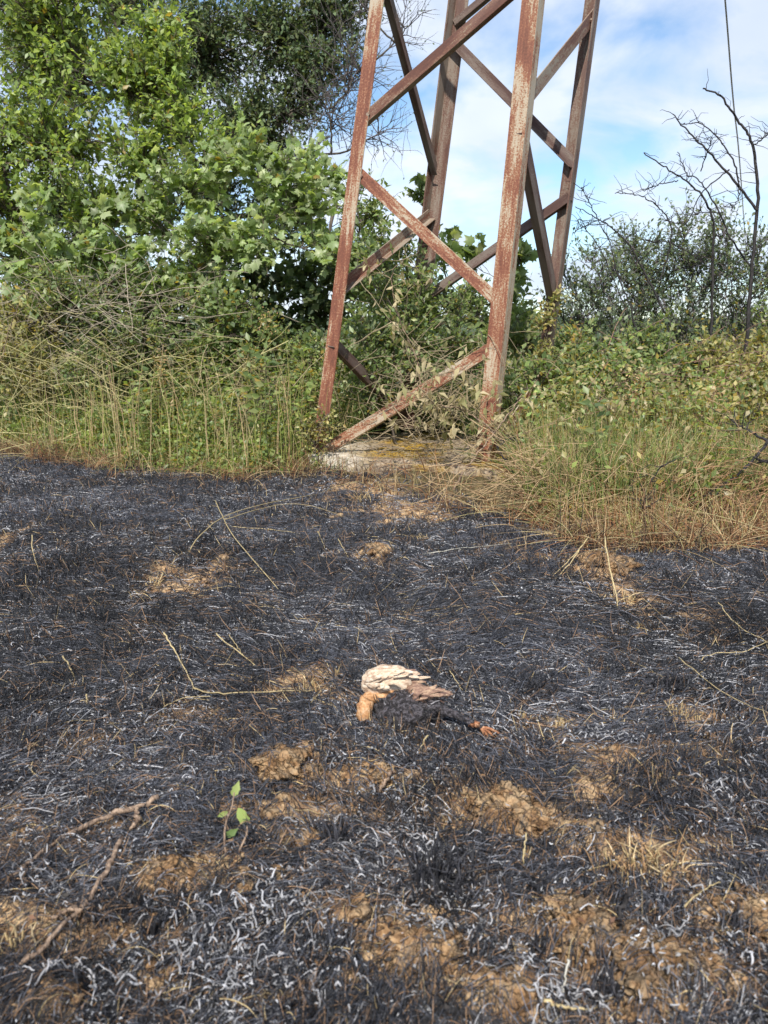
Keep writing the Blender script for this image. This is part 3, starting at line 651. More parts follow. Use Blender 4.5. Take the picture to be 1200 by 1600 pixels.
lowl = [
 ('yellowish green bush in the grass at the picture edge below the broad lobed leaves', 0, 8.7, [(0, 560, 8.6, .45), (50, 500, 8.7, .42), (-80, 500, 8.7, .5), (60, 590, 8.4, .35)], 'olive', T_SIMPLE),
 ('tangled green bush under the dry grey stems', 170, 8.7, [(170, 560, 8.4, .45), (150, 480, 8.4, .42), (90, 470, 8.3, .35), (230, 520, 8.2, .3), (240, 480, 8.8, .40), (230, 580, 8.4, .38), (120, 610, 8.3, .3)], 'mid', T_SIMPLE),
 ('green bush with broader leaves below the big lobed leaf shrub', 320, 8.6, [(320, 560, 8.3, .40), (350, 500, 8.4, .40), (400, 520, 8.3, .3), (390, 580, 8.4, .36), (290, 620, 8.2, .3), (300, 470, 8.8, .3)], 'mid', T_ROUND),
 ('low green bush against the first tower leg', 460, 8.2, [(460, 610, 8.2, .32), (430, 560, 8.4, .34), (500, 560, 8.3, .3), (480, 650, 8.0, .24)], 'mid', T_SIMPLE),
 ('fresh green low bush behind the concrete base', 640, 8.9, [(640, 660, 8.9, .3), (590, 650, 8.9, .26), (700, 660, 9.0, .26)], 'mid', T_ROUND)]
for i, (lab, px, Y, bl, pal, tm) in enumerate(lowl):
    plant('low_bush', lab, 'bush', g0(px, Y), bl, K=22, m=5, n=6, tl=.22, leaf=.06, tmpl=tm, pal=pal, seed=60 + i, trunk_r=.015, upb=.5, odd=.05)

plant('leafy_shrub', 'fresh green bush standing inside the tower between its four legs', 'shrub', g0(640, 7.7),
      [(600, 460, 7.9, .2), (660, 450, 7.9, .18), (620, 400, 8.0, .16), (720, 480, 7.8, .18), (600, 600, 7.7, .26), (650, 560, 7.7, .26), (690, 600, 7.6, .24), (640, 500, 7.7, .22), (580, 540, 7.8, .22), (710, 540, 7.6, .2), (560, 620, 7.8, .2)],
      K=24, m=5, n=6, tl=.18, leaf=.055, pal='mid', seed=15, trunk_r=.016, odd=.03)
plant('vine', 'leafy vine wrapping the lower part of the last tower leg', 'vine', leg_bot['D'] + [0, -.1, 0],
      [(856, 500, 7.55, .12), (852, 550, 7.5, .15), (846, 600, 7.5, .17), (840, 650, 7.45, .2), (866, 470, 7.6, .08)], K=60, m=4, n=5, tl=.12, leaf=.05, pal='olive', seed=16, trunk_r=.01, odd=.08)
plant('vine', 'short leafy vine at the foot of the thickest tower leg', 'vine', leg_bot['B'] + [.15, -.1, 0],
      [(812, 680, 6.5, .13), (830, 650, 6.6, .14), (835, 700, 6.4, .13)], K=60, m=4, n=5, tl=.12, leaf=.05, pal='olive', seed=17, trunk_r=.01, odd=.05)
plant('low_bush', 'small yellowish weed bush hiding the foot of the first tower leg', 'bush', g0(500, 7.0),
      [(492, 690, 6.95, .11), (505, 660, 6.95, .11), (480, 670, 7.0, .12)], K=70, m=4, n=6, tl=.12, leaf=.04, pal='olive', seed=18, trunk_r=.008, odd=.06)
# wilted branch with pale curled leaves hanging on the tower front
def leafy_branch(label, pts, Y, seed, nl, leaf, pal, single, rad=.009, spread=.16, cat='branch'):
    r = np.random.RandomState(seed); P = smoothpath([at(a, b, Y + dy) for a, b, dy in pts], 26, .006, seed)
    root = empty('wilted_branch', P[0], label, cat)
    V, F = tube(P, np.linspace(rad, rad * .3, len(P)), 6); mobj('stem', V, F, M['brown_stick'], root, smooth=True)
    i = r.randint(3, len(P), nl); S = P[i]; E = S + r.normal(0, spread, S.shape) * [1, .6, 1]; tw = bezier(S, E, np.array([0, 0, -.02]), 4, r, .04)
    c = curves('twig', tw, np.linspace(.003, .0012, 4)[None], np.array([.30, .24, .14]), M['straw'], root); c['kind'] = 'stuff'
    k = 3; Q = np.repeat(tw[:, 3], k, 0) + r.normal(0, .02, (nl * k, 3)); D = unit(r.normal(0, .5, Q.shape) + np.array([0, 0, -.6]))
    tv, tf = leaf_simple(.4); var = []
    for c in PAL[pal]:
        V = tv.copy(); V[:, 2] -= r.uniform(.1, .5) * V[:, 1] ** 2; var.append(meshdata('leaf', V, tf, M['leaf_matte'], np.array(c)))
    X, Yd, Z = frames(D, np.array([0, -.5, .5]), r, .8)
    for q in range(min(single, len(Q))):
        s = leaf * r.uniform(.6, 1.3); ob = bpy.data.objects.new('leaf', var[r.randint(len(var))]); COL.objects.link(ob); ob.parent = root
        m3 = np.stack([X[q] * s, Yd[q] * s, Z[q] * s], 1); p = Q[q] - org(root)
        ob.matrix_basis = Matrix([list(m3[a]) + [p[a]] for a in range(3)] + [[0, 0, 0, 1]])
leafy_branch('wilted branch with pale curled leaves drooping over the concrete base', [(790, 700, .0), (760, 665, 0), (720, 640, .05), (680, 630, .1), (650, 600, .1)], 6.1, 71, 90, .085, 'wilt', 260, .009, .2)
leafy_branch('yellowed upright branch with dry leaves between the two front legs of the tower', [(665, 640, .0), (650, 560, 0), (625, 500, 0), (612, 430, 0), (640, 400, 0)], 7.0, 72, 40, .07, 'wilt', 90, .007, .14)
leafy_branch('pale leaved sprig in the thicket beyond the tan grass', [(900, 720, .0), (905, 660, 0), (940, 625, 0), (975, 640, 0)], 6.2, 73, 34, .08, 'wilt', 80, .006, .09)
leafy_branch('yellow leaved sprig hanging at the picture edge over the tangled stems', [(-20, 620, .0), (0, 560, 0), (20, 500, 0), (35, 460, 0)], 8.0, 74, 34, .08, 'olive', 90, .006, .12)

# ------------------------------------------------------------------ bare dead branches against the sky
def bare_branch(label, Y, stems, seed, group='bare dead branches against the sky', name='bare_branch', cat='branch', twigs=True, material=None):
    r = np.random.RandomState(seed); root = empty(name, at(stems[0][0][0][0], stems[0][0][0][1], Y), label, cat)
    for k, (pts, r0) in enumerate(stems):
        n = 6 * len(pts); P = smoothpath([at(a, b, Y) for a, b in pts], n, .0045, seed + k); r0 = r0 * (.9 if material is None else 1); P[:, 1] += np.linspace(0, r.uniform(-.3, .3), n) if k else 0
        V, F = tube(P, np.linspace(r0, max(r0 * .35, .0035), n), 6); mobj('stem' if k == 0 else 'side_branch', V, F, material or M['char_bark'], root, smooth=True)
        if twigs:
            q = r.randint(n // 3, n, 14); S = P[q]; E = S + np.stack([r.normal(0, .12, 14), r.normal(0, .05, 14), r.uniform(-.07, .17, 14)], 1)
            T = bezier(S, E, np.array([0, 0, .01]), 5, r, .05)
            prt = [tube(tt, np.linspace(.0036, .0014, 5), 4) for tt in T]; V, F = merge(prt)
            tg = mobj('twig', V, F, material or M['char_bark'], root); tg['kind'] = 'stuff'
bare_branch('tallest bare dark branch, forked and curving up at the picture edge', 7.6,
    [([(1165, 560), (1172, 450), (1183, 330), (1181, 260), (1172, 215), (1150, 185), (1125, 150), (1098, 138)], .020),
     ([(1183, 330), (1150, 285), (1110, 240), (1075, 205), (1052, 178)], .014),
     ([(1176, 228), (1190, 213)], .006), ([(1155, 285), (1150, 250), (1130, 215), (1103, 187), (1075, 188)], .009),
     ([(1155, 285), (1150, 310), (1135, 332)], .007)], 81)
bare_branch('bare dark branch reaching up and away from the tallest one toward the tower', 7.9,
    [([(1110, 560), (1114, 400), (1115, 350), (1100, 310), (1075, 285), (1040, 262), (1005, 240)], .015),
     ([(1175, 420), (1145, 370), (1120, 310), (1100, 275), (1085, 265), (1075, 228)], .010), ([(1095, 268), (1098, 225)], .006),
     ([(1060, 282), (1035, 285), (1018, 292)], .006), ([(1140, 265), (1100, 300), (1080, 345), (1050, 338)], .007), ([(1130, 332), (1090, 335), (1075, 342)], .006)], 82)
bare_branch('low arching bare branch just above the leafy tops in the middle of the open sky', 8.0,
    [([(1030, 440), (1048, 380), (1045, 345), (1030, 325), (1010, 310), (985, 303), (960, 302)], .009), ([(1045, 378), (1020, 380), (1000, 378)], .005), ([(1045, 378), (1080, 395), (1110, 415)], .006)], 83)
bare_branch('long bare branch leaning away from the last tower leg', 7.9,
    [([(1040, 490), (1010, 430), (985, 385), (955, 355), (930, 340), (898, 322)], .011), ([(935, 343), (915, 320), (898, 300)], .006), ([(945, 350), (920, 350), (900, 362)], .005)], 84)
bare_branch('second bare stem leaning beside the last tower leg', 7.9,
    [([(1000, 540), (985, 480), (965, 430), (953, 380), (935, 345)], .010), ([(985, 500), (960, 440), (940, 395), (915, 355), (908, 342)], .006)], 85)
bare_branch('charred forked branch lying across the tan grass at the picture edge', 4.95,
    [([(1240, 640), (1200, 690), (1160, 735), (1110, 770), (1060, 800), (1030, 812)], .014), ([(1205, 690), (1190, 680), (1175, 668)], .012), ([(1180, 715), (1200, 722), (1225, 715)], .008), ([(1130, 755), (1090, 795), (1050, 798)], .006)], 86)
bare_branch('blackened upright stick poking out of the edge of the tan grass', 4.85,
    [([(985, 852), (998, 815), (1006, 790), (1012, 760), (1040, 725)], .011), ([(1003, 800), (985, 780)], .005)], 87)
bare_branch('charred thin stick leaning from the wilted branch to the burnt ground', 5.7,
    [([(775, 695), (800, 735), (822, 770), (850, 808)], .009), ([(778, 700), (800, 690), (820, 690)], .007)], 88)
bare_branch('pale dry stick leaning against the foot of the thickest tower leg', 5.9,
    [([(705, 772), (730, 730), (765, 685), (800, 640), (815, 615)], .009)], 89, twigs=False, material=M['brown_stick'])
bare_branch('pale dry stick lying in the verge in front of the first tower leg', 7.2,
    [([(300, 748), (370, 715), (430, 700), (470, 690)], .010)], 90, twigs=False, material=M['brown_stick'])
bare_branch('grey dead stem standing in the shady hollow', 8.4, [([(395, 640), (372, 600), (350, 560)], .012)], 91, twigs=False, material=M['brown_stick'])

# ------------------------------------------------------------------ verge grass and undergrowth
quad = np.array([[-.68, 7.10], [1.02, 6.12], [1.95, 8.2], [-.05, 9.0]])
def in_pad(x, y, mgn=0.0):
    ok = np.ones_like(x, bool)
    for i in range(4):
        a, b = quad[i], quad[(i + 1) % 4]; e = b - a; e = e / np.hypot(*e)
        ok &= (e[0] * (y - a[1]) - e[1] * (x - a[0])) > -mgn
    return ok
def blades(X, Y, L, rad, col, r, bend=.35, lean=None, k=6, wob=.02):
    n = len(X); Z = H(X, Y) - .01; a = r.uniform(0, 2 * np.pi, n); d = np.stack([np.cos(a), np.sin(a), np.zeros(n)], 1)
    if lean is not None: d = unit(d * .8 + lean)
    b = np.abs(r.normal(0, bend, n))[:, None, None]; t = np.linspace(0, 1, k)[None, :, None]
    base = np.stack([X, Y, Z], 1)[:, None]
    P = base + L[:, None, None] * (np.array([0, 0, 1.0]) * (t - .42 * b * t ** 2) + d[:, None] * (b * t ** 1.8 + r.uniform(-.08, .12, (n, 1, 1)) * t))
    P += np.cumsum(r.normal(0, wob, (n, k, 3)), 1) * L[:, None, None] * t
    P[..., 2] = np.maximum(P[..., 2], Z[:, None])
    R = rad[:, None] * np.array([1, .95, .85, .7, .5, .2])[None, :k]
    return P, R
def verge_blades(name, label, n, xr, dr, Lf, rad, cols, wts, seed, bend, lean=None, dens=None, padm=.0, cat=None):
    r = np.random.RandomState(seed); X = r.uniform(*xr, n); d = dr[0] + (dr[1] - dr[0]) * r.rand(n) ** 1.6; Y = yv(X) + d + (fbm(X * 2.5, X * 0, 3) - .5) * .5
    ok = ~in_pad(X, Y, padm); 
    front = (X > -.62) & (X < 1.0) & (Y < 7.2 - (X + .8) * .58); ok &= ~(front & (r.rand(n) > (.28 if name == 'scorched_grass' else np.where(X < -.35, .5, .10))))
    if dens is not None: ok &= r.rand(n) < dens(X, Y)
    X, Y, d = X[ok], Y[ok], d[ok]; L = Lf(X, Y, d, r)
    C = np.array(cols)[r.choice(len(cols), len(X), p=np.array(wts) / sum(wts))] * r.uniform(.7, 1.25, (len(X), 1))
    P, R = blades(X, Y, L, rad * r.uniform(.6, 1.3, len(X)), C, r, bend, lean)
    return tag(curves(name, P, R, C, M['grass']), label, None, None, 'stuff')
G_Y, G_G, G_S, G_T, G_B = (.29, .32, .09), (.14, .21, .065), (.50, .43, .22), (.52, .38, .21), (.34, .17, .08)
verge_blades('grass', 'yellow green grass along the burnt edge', 5200, (-6.5, -.3), (-.08, 1.3), lambda x, y, d, r: (.14 + .42 * np.clip(d, 0, 1)) * r.uniform(.35, 1.5, len(x)) * (.5 + fbm(x * 3, y * 3, 14)), .0028,
             [G_Y, G_G, G_S, G_T], [5, 4, 1.2, 1.0], 101, .8, dens=lambda x, y: .35 + .9 * fbm(x * 2, y * 2, 4))
verge_blades('tall_grass', 'tall thin dry stems in the verge', 560, (-6.5, -.3), (.0, 1.5), lambda x, y, d, r: r.uniform(.45, 1.25, len(x)), .0034,
             [G_Y, G_S, G_T], [3, 3, 2], 102, .18)
verge_blades('grass', 'green and straw grass behind the concrete base', 9000, (-.6, 2.4), (1.3, 4.2), lambda x, y, d, r: r.uniform(.25, .75, len(x)), .0034,
             [G_Y, G_G, G_S], [3, 4, 2], 103, .3)
verge_blades('dry_grass', 'tan dry grass clump along the burnt edge', 15000, (.95, 6.0), (-.16, 1.1), lambda x, y, d, r: (.10 + .42 * np.clip(d + .2, 0, 1)) * r.uniform(.3, 1.6, len(x)) * (.45 + 1.1 * fbm(x * 4, y * 4, 15)), .0025,
             [G_T, G_S, G_B, G_Y, (.20, .10, .05)], [3, 2.4, 3, 2, 1.5], 104, .8, lean=np.array([-.3, .05, 0]), dens=lambda x, y: np.clip(fbm(x * 3.2, y * 3.2, 24) * 2.8 - .7, .1, 1))
verge_blades('scorched_grass', 'scorched brown grass lying along the burnt edge', 14000, (-6.5, 6.0), (-.36, .40), lambda x, y, d, r: r.uniform(.05, .36, len(x)), .0022,
             [G_T, G_B, (.16, .09, .05), (.05, .04, .035), G_S], [2.5, 3, 3, 2, 1.5], 106, 1.1, dens=lambda x, y: np.clip(fbm(x * 3.5, y * 3.5, 25) * 3 - .9, .05, 1), padm=-.05)
verge_blades('grass', 'mixed green and straw grass behind the tan clump', 14000, (.9, 7.0), (.4, 3.2), lambda x, y, d, r: r.uniform(.3, .72, len(x)), .003,
             [G_Y, G_G, G_S, G_T], [3, 3, 2, 1], 105, .35)
def undergrowth(name, label, n, xr, dr, hf, leaf, pals, seed, tm=T_SIMPLE, odd=.05):
    r = np.random.RandomState(seed); X = r.uniform(*xr, n); d = dr[0] + (dr[1] - dr[0]) * r.rand(n); Y = yv(X) + d
    ok = ~in_pad(X, Y, .02); front = (X > -.58) & (X < 1.0) & (Y < 7.2 - (X + .8) * .58); ok &= ~front
    ok &= r.rand(n) < np.clip(fbm(X * 3, Y * 3, seed) * 2.6 - .75, .08, 1)
    X, Y, d = X[ok], Y[ok], d[ok]; n = len(X)
    Z = H(X, Y) + hf(X, Y, d) * r.rand(n) ** .8 * (.55 + .9 * fbm(X * 2.3, Y * 2.3, seed + 3))
    T = np.concatenate([pick(p, n, r, odd)[None] for p in pals])[r.randint(len(pals), size=n), np.arange(n)] * (.7 + .6 * fbm(X * 4, Z * 4 + Y * 2, 7))[:, None]
    ob = leaves_mesh(name, np.stack([X, Y, Z], 1), unit(r.normal(0, .7, (n, 3)) + [0, -.2, .25]), leaf * r.uniform(.5, 1.3, n), tm, T, M['leaf'], None, r, .6)
    tag(ob, label, None, None, 'stuff')
undergrowth('undergrowth', 'small leaved weeds among the grass', 90000, (-6.5, -.2), (-.02, 2.0), lambda x, y, d: .14 + .80 * np.clip(d, 0, 1.2), .05, ['olive', 'bright', 'mid', 'bright'], 111)
undergrowth('undergrowth', 'leafy weeds around the tower', 26000, (-.5, 2.6), (1.6, 4.4), lambda x, y, d: .55 + 0 * x, .06, ['mid', 'bright', 'olive'], 112)
undergrowth('undergrowth', 'leafy weeds behind the tan grass', 46000, (.9, 7), (.10, 3.2), lambda x, y, d: .22 + .62 * np.clip(d, 0, 1.3), .05, ['mid', 'olive', 'bright', 'wilt'], 113)
undergrowth('undergrowth', 'far weeds in the field', 60000, (.8, 16), (3.0, 10), lambda x, y, d: 1.35 + 0 * x, .07, ['mid', 'olive', 'blue'], 114)
# tangle of dry stems
def tangle(label, cx, cy, Y, rx, ry, n, seed, col, L=(.25, .7), rad=.0042):
    r = np.random.RandomState(seed); c = at(cx, cy, Y); k = Y * 1.03 / FPX
    S = c + np.stack([r.normal(0, rx * k, n), r.normal(0, .22, n), r.normal(0, ry * k, n)], 1); S[:, 2] = np.maximum(S[:, 2], .15)
    a = r.normal(0, .55, n) + (r.rand(n) < .3) * r.normal(0, 1.0, n); ll = r.uniform(*L, n)
    D = np.stack([np.cos(a), r.normal(0, .35, n), np.sin(a)], 1) * np.where(r.rand(n) < .5, -1, 1)[:, None]
    P = bezier(S - D * ll[:, None] / 2, S + D * ll[:, None] / 2, np.stack([0 * ll, 0 * ll, r.normal(.04, .12, n) * ll], 1), 7, r, .009)
    P[..., 2] = np.maximum(P[..., 2], .05)
    C = np.array(col) * r.uniform(.6, 1.3, (n, 1))
    o = curves('dry_stem_tangle', P, rad * r.uniform(.5, 1.2, (n, 1)) * np.linspace(1, .5, 7)[None], C, M['straw']); tag(o, label, None, None, 'stuff')
tangle('tangle of dry grey stems over the bushes', 150, 490, 8.15, 95, 42, 170, 121, (.40, .34, .26), (.2, .9), .003)
tangle('loose dry grass stems lying over the verge', 120, 600, 7.9, 130, 45, 170, 122, (.50, .45, .22), (.3, .9), .0032)
tangle('dry stems mixed in the verge near the tower', 400, 640, 7.9, 90, 45, 300, 123, (.34, .27, .16), (.2, .6), .0032)
tangle('fallen dry grass lying over the tan clump', 960, 760, 5.3, 120, 34, 650, 124, (.42, .30, .17), (.15, .5), .0026)
tangle('fallen dry grass at the picture edge', 1160, 770, 5.1, 70, 34, 420, 125, (.40, .24, .13), (.15, .45), .0026)
tangle('reddish dry weed twigs in the thicket', 1090, 640, 6.4, 90, 50, 240, 126, (.24, .14, .10), (.15, .4), .003)
tangle('thin dry twigs on the tower foot', 700, 640, 6.7, 80, 60, 260, 127, (.34, .27, .17), (.15, .45), .003)

# tall single weeds: a few prototypes, copied with their parts
def weed_proto(seed, h, pal, leaf, tm, scol, heads=False):
    r = np.random.RandomState(seed); P = smoothpath([(0, 0, -.02), (r.normal(0, .02), r.normal(0, .02), h * .5), (r.normal(0, .06), r.normal(0, .06), h)], 12, .004, seed)
    root = empty('tall_weed', (0, 0, 0)); V, F = tube(P, np.linspace(.0048, .0018, 12), 5)
    mobj('stem', V, F, M['straw'], root, np.array(scol))
    n = int(h * 60); i = r.randint(1, 12, n); S = P[i]; D = unit(np.stack([r.normal(0, 1, n), r.normal(0, 1, n), r.uniform(-.2, .9, n)], 1)); S = S + D * r.uniform(0, .07, (n, 1))
    o = leaves_mesh('foliage', S, D, leaf * r.uniform(.5, 1.2, n), tm, pick(pal, n, r, .08), M['leaf'], root, r, .5); o['kind'] = 'stuff'
    if heads:
        q = 60; S = P[-1] + r.normal(0, 1, (q, 3)) * [.035, .035, .05]; o = leaves_mesh('seed_head', S, unit(r.normal(0, 1, (q, 3)) + [0, 0, .6]), np.full(q, .018), T_SIMPLE, pick('dry', q, r), M['leaf_matte'], root, r); o['kind'] = 'stuff'
    return root
def copy_tree(o):
    c = o.copy(); COL.objects.link(c)
    for ch in o.children:
        d = ch.copy(); COL.objects.link(d); d.parent = c
    return c
protos = [weed_proto(201, 1.0, 'olive', .07, T_NARROW, (.20, .22, .07)), weed_proto(202, .85, 'mid', .08, T_SIMPLE, (.14, .17, .06)), weed_proto(203, 1.15, 'olive', .06, T_NARROW, (.26, .24, .10), True),
          weed_proto(204, .7, 'bright', .09, T_SIMPLE, (.16, .2, .07)), weed_proto(205, .9, 'dry', .05, T_NARROW, (.34, .25, .13), True)]
plab = ['slim olive weed with narrow leaves', 'green weed with oval leaves', 'tall yellowish weed with a brown seed head', 'short bright green weed', 'dry tan weed with a seed head']
used = set(); rw = np.random.RandomState(210)
wspots = [(a, b) for a, b in zip(np.linspace(3, 496, 54), rw.uniform(.08, 1.2, 54))] + [(a, b) for a, b in zip(np.linspace(850, 1195, 22), rw.uniform(.5, 1.6, 22))]
for q, (px, d) in enumerate(wspots):
    k = int(rw.choice(5, p=[.25, .2, .2, .15, .2])); pr = protos[k]
    x0 = (px - 600) / FPX * (8.0 if px < 500 else 6.3); Y = float(yv(x0)) + d
    zz = [(60, 'below the yellow leaved sprig'), (130, 'in front of the dry grey stem tangle'), (210, 'past the dry grey stem tangle'), (290, 'under the broad lobed leaves'), (370, 'in front of the lobed leaf shrub'), (440, 'before the shady hollow'), (500, 'beside the first tower leg'),
          (930, 'just past the last tower leg'), (1010, 'below the leaning bare branches'), (1100, 'below the arching bare branch'), (1300, 'below the tallest bare branch')]
    side = [w for lim, w in zz if px < lim][0]
    o = pr if k not in used else copy_tree(pr); used.add(k)
    o.location = (x0, Y, float(H(x0, Y))); s = rw.uniform(.55, 1.3); o.scale = (s, s, s * (1 if px < 500 else .8)); o.rotation_euler = (rw.normal(0, .06), rw.normal(0, .06), rw.uniform(0, 6.28))
    tag(o, plab[k] + ' ' + side, 'weed', plab[k].replace(' with', 's with') if False else ('weeds in the verge' if px < 500 else 'weeds behind the tan grass'))
for k, pr in enumerate(protos):
    if k not in used: bpy.data.objects.remove(pr)

# ------------------------------------------------------------------ burnt grass mat
def burnt_strands():
    r = np.random.RandomState(300); n = 840000
    y = 1.0 + 7.2 * r.rand(n) ** 1.35; x = (r.rand(n) * 2 - 1) * (.72 * y + .85)
    ok = y < yv(x) + .12 + .2 * (r.rand(n) - .5); x, y = x[ok], y[ok]
    carc = lambda x, y, r: ((np.abs((x - .075) / .15) ** 2 + np.abs((y - 2.27) / .085) ** 2) < 1) & (r.rand(len(x)) < .93)
    bare = lambda x, y, r, k: (np.max([1 - ((x - cx) ** 2 + (y - cy) ** 2) / (a * .88) ** 2 for cx, cy, a in _cl], 0) > 0) & (r.rand(len(x)) < k)
    pd = in_pad(x, y, -.02); s = soilf(x, y); ok = (~pd) & (r.rand(len(x)) > np.clip(s * 1.1, 0, .86)) & ~carc(x, y, r) & ~bare(x, y, r, .93) & (r.rand(len(x)) < .45 + 1.0 * fbm(x * 5, y * 5, 51, 3)); x, y, s = x[ok], y[ok], s[ok]; n = len(x)
    comb = np.exp(-((y - 3.35 - .25 * (fbm(x * 1.2, x * 0, 5) - .5)) / .5) ** 2) + .6 * np.exp(-((y - 2.45 + .15 * x) / .25) ** 2)      # bands where the stalks lie combed flat
    th = (fbm(x * .9, y * .9, 52, 3) - .5) * 5.5 * (1 - .7 * np.clip(comb, 0, 1)) + r.normal(0, .75, n) * (1 - .55 * np.clip(comb, 0, 1)) + np.pi * (r.rand(n) < .5)
    L = (.02 + .07 * r.rand(n) ** 1.4) * (1 + .8 * np.clip(comb, 0, 1)) * (1 + .06 * y)
    up = (r.rand(n) < (.16 + .45 * np.clip((fbm(x * 7, y * 7, 57, 2) - .55) * 5, 0, 1)) * (1 - .6 * np.clip(comb, 0, 1)))
    k = 5; t = np.linspace(0, 1, k)[None, :]
    kap = r.normal(0, .45, n) ; ang = th[:, None] + kap[:, None] * t
    stp = L[:, None] / (k - 1)
    px = np.cumsum(np.concatenate([np.zeros((n, 1)), np.cos(ang[:, :-1]) * stp], 1), 1); py = np.cumsum(np.concatenate([np.zeros((n, 1)), np.sin(ang[:, :-1]) * stp], 1), 1)
    arch = np.abs(r.normal(0, .006, n))[:, None] * np.sin(t * np.pi) + r.uniform(0, .022, n)[:, None] * np.clip(1 - s[:, None], .2, 1)
    tilt = r.uniform(.1, .8, n)[:, None]
    px = np.where(up[:, None], px * tilt, px); py = np.where(up[:, None], py * tilt, py)
    X = x[:, None] + px; Y = y[:, None] + py
    Z = Hc(X.ravel(), Y.ravel()).reshape(X.shape) + arch
    Zu = Hc(x, y)[:, None] + t * L[:, None] * .75 * (1 - .3 * tilt)
    Z = np.where(up[:, None], Zu, Z); upc = r.rand(n) < .75
    P = np.stack([X, Y, Z], -1)
    ashn = fbm(x * 2.6, y * 2.6, 61, 4); q = r.rand(n)
    pa = np.clip((ashn - .46) * 1.5, .01, .28)
    C = np.array([.038, .041, .052]) * (1 - .35 * np.clip(comb, 0, 1))[:, None] * (.35 + 2.6 * r.rand(n, 1) ** 2) * (.25 + 1.6 * fbm(x * 1.7, y * 1.7, 64, 4) ** 1.5)[:, None]
    g = (q < .13 * (.4 + 1.3 * ashn)) & ~up; C[g] = np.array([.12, .125, .15]) * r.uniform(.5, 1.6, (g.sum(), 1))
    a = (q > 1 - pa * .30) & ~up; C[up & upc] *= .5; C[a] = np.array([.36, .36, .38]) * r.uniform(.4, 1.5, (a.sum(), 1))
    br = (q > .30) & (q < .30 + .06 + .20 * s + .04 * (y < 2.3)); C[br] = np.array([.20, .125, .075]) * r.uniform(.4, 1.8, (br.sum(), 1))
    st = (q > .5) & (q < .508 + .03 * s); C[st] = np.array([.52, .40, .21]) * r.uniform(.6, 1.2, (st.sum(), 1))
    R = (.00036 + .00016 * y)[:, None] * r.uniform(.5, 1.6, (n, 1)) * np.array([.9, 1, .95, .8, .35])[None]
    R[a] *= 1.25
    tag(curves('charred_grass', P, R, C, M['char']), 'mat of charred black grass', None, None, 'stuff')
burnt_strands()
def ash_flecks():
    r = np.random.RandomState(305); n = 100000; y = 1.0 + 7.0 * r.rand(n) ** 1.25; x = (r.rand(n) * 2 - 1) * (.72 * y + .85)
    ok = (y < yv(x) + .2) & ~in_pad(x, y, -.02) & (r.rand(n) < np.clip((fbm(x * 2.6, y * 2.6, 61, 4) - .36) * 3.2, .06, 1)) & (r.rand(n) > soilf(x, y) * .85); x, y = x[ok], y[ok]; n = len(x)
    k = 3; th = r.uniform(0, 6.28, n)[:, None] + r.normal(0, .6, (n, k)); L = r.uniform(.003, .013, n)[:, None]
    X = x[:, None] + np.cumsum(np.cos(th) * L / 2, 1); Y = y[:, None] + np.cumsum(np.sin(th) * L / 2, 1); Z = Hc(x, y)[:, None] + .006 + r.uniform(0, .024, (n, 1)) + r.normal(0, .002, (n, k))
    C = np.array([.46, .47, .50]) * (.25 + .9 * r.rand(n, 1))
    tag(curves('ash', np.stack([X, Y, Z], -1), (.0006 + .00022 * y)[:, None] * r.uniform(.5, 1.8, (n, 1)) * np.array([.8, 1, .5])[None], C, M['ash']), 'flecks of pale ash', None, None, 'stuff')
ash_flecks()
def ash_curls():
    r = np.random.RandomState(310); cl = [(330, 1500, 170, 60, 170), (430, 1430, 110, 35, 70), (120, 1560, 90, 30, 50), (500, 1560, 80, 30, 40), (900, 1580, 90, 20, 60), (1140, 1250, 80, 30, 60), (780, 1100, 60, 20, 40),
        (40, 1010, 60, 20, 40), (620, 1340, 100, 40, 90), (60, 1400, 40, 30, 30), (880, 1150, 120, 25, 80), (1100, 1500, 90, 50, 60), (960, 830, 130, 14, 120), (1100, 850, 90, 14, 90), (480, 760, 90, 14, 120), (690, 815, 80, 10, 60), (1130, 915, 80, 20, 60), (720, 1440, 120, 60, 80)]
    Ps, Rs, Cs = [], [], []
    for px, py, rx, ry, n in cl:
        a = r.normal(px, rx * .6, n); b = np.minimum(r.normal(py, ry * .7, n), 1700); p = gz(a, b); p = p[r.rand(n) > soilf(p[:, 0], p[:, 1]) * .8]; n = len(p); x, y = p[:, 0], p[:, 1]
        k = 7; t = np.linspace(0, 1, k)[None]; L = r.uniform(.010, .040, n) * (1 + .1 * y); th = r.uniform(0, 6.28, n)[:, None] + r.normal(0, 1.3, n)[:, None] * t + r.normal(0, .35, (n, k))
        st = L[:, None] / k; X = x[:, None] + np.cumsum(np.cos(th) * st, 1); Y = y[:, None] + np.cumsum(np.sin(th) * st, 1)
        Z = Hc(X.ravel(), Y.ravel()).reshape(X.shape) + .012 + r.uniform(0, .022, (n, 1)) + .006 * np.sin(t * 5 + r.uniform(0, 6, (n, 1)))
        Ps.append(np.stack([X, Y, Z], -1)); Rs.append(r.uniform(.0007, .0023, (n, 1)) * (np.array([.6, 1, 1.1, 1, 1.05, .9, .4])[None]) * (.75 + .13 * y[:, None])); Cs.append(np.array([.38, .38, .40]) * r.uniform(.35, 1.25, (n, 1)))
    tag(curves('ash', np.concatenate(Ps), np.concatenate(Rs), np.concatenate(Cs), M['ash']), 'curls of white ash', None, None, 'stuff')
ash_curls()
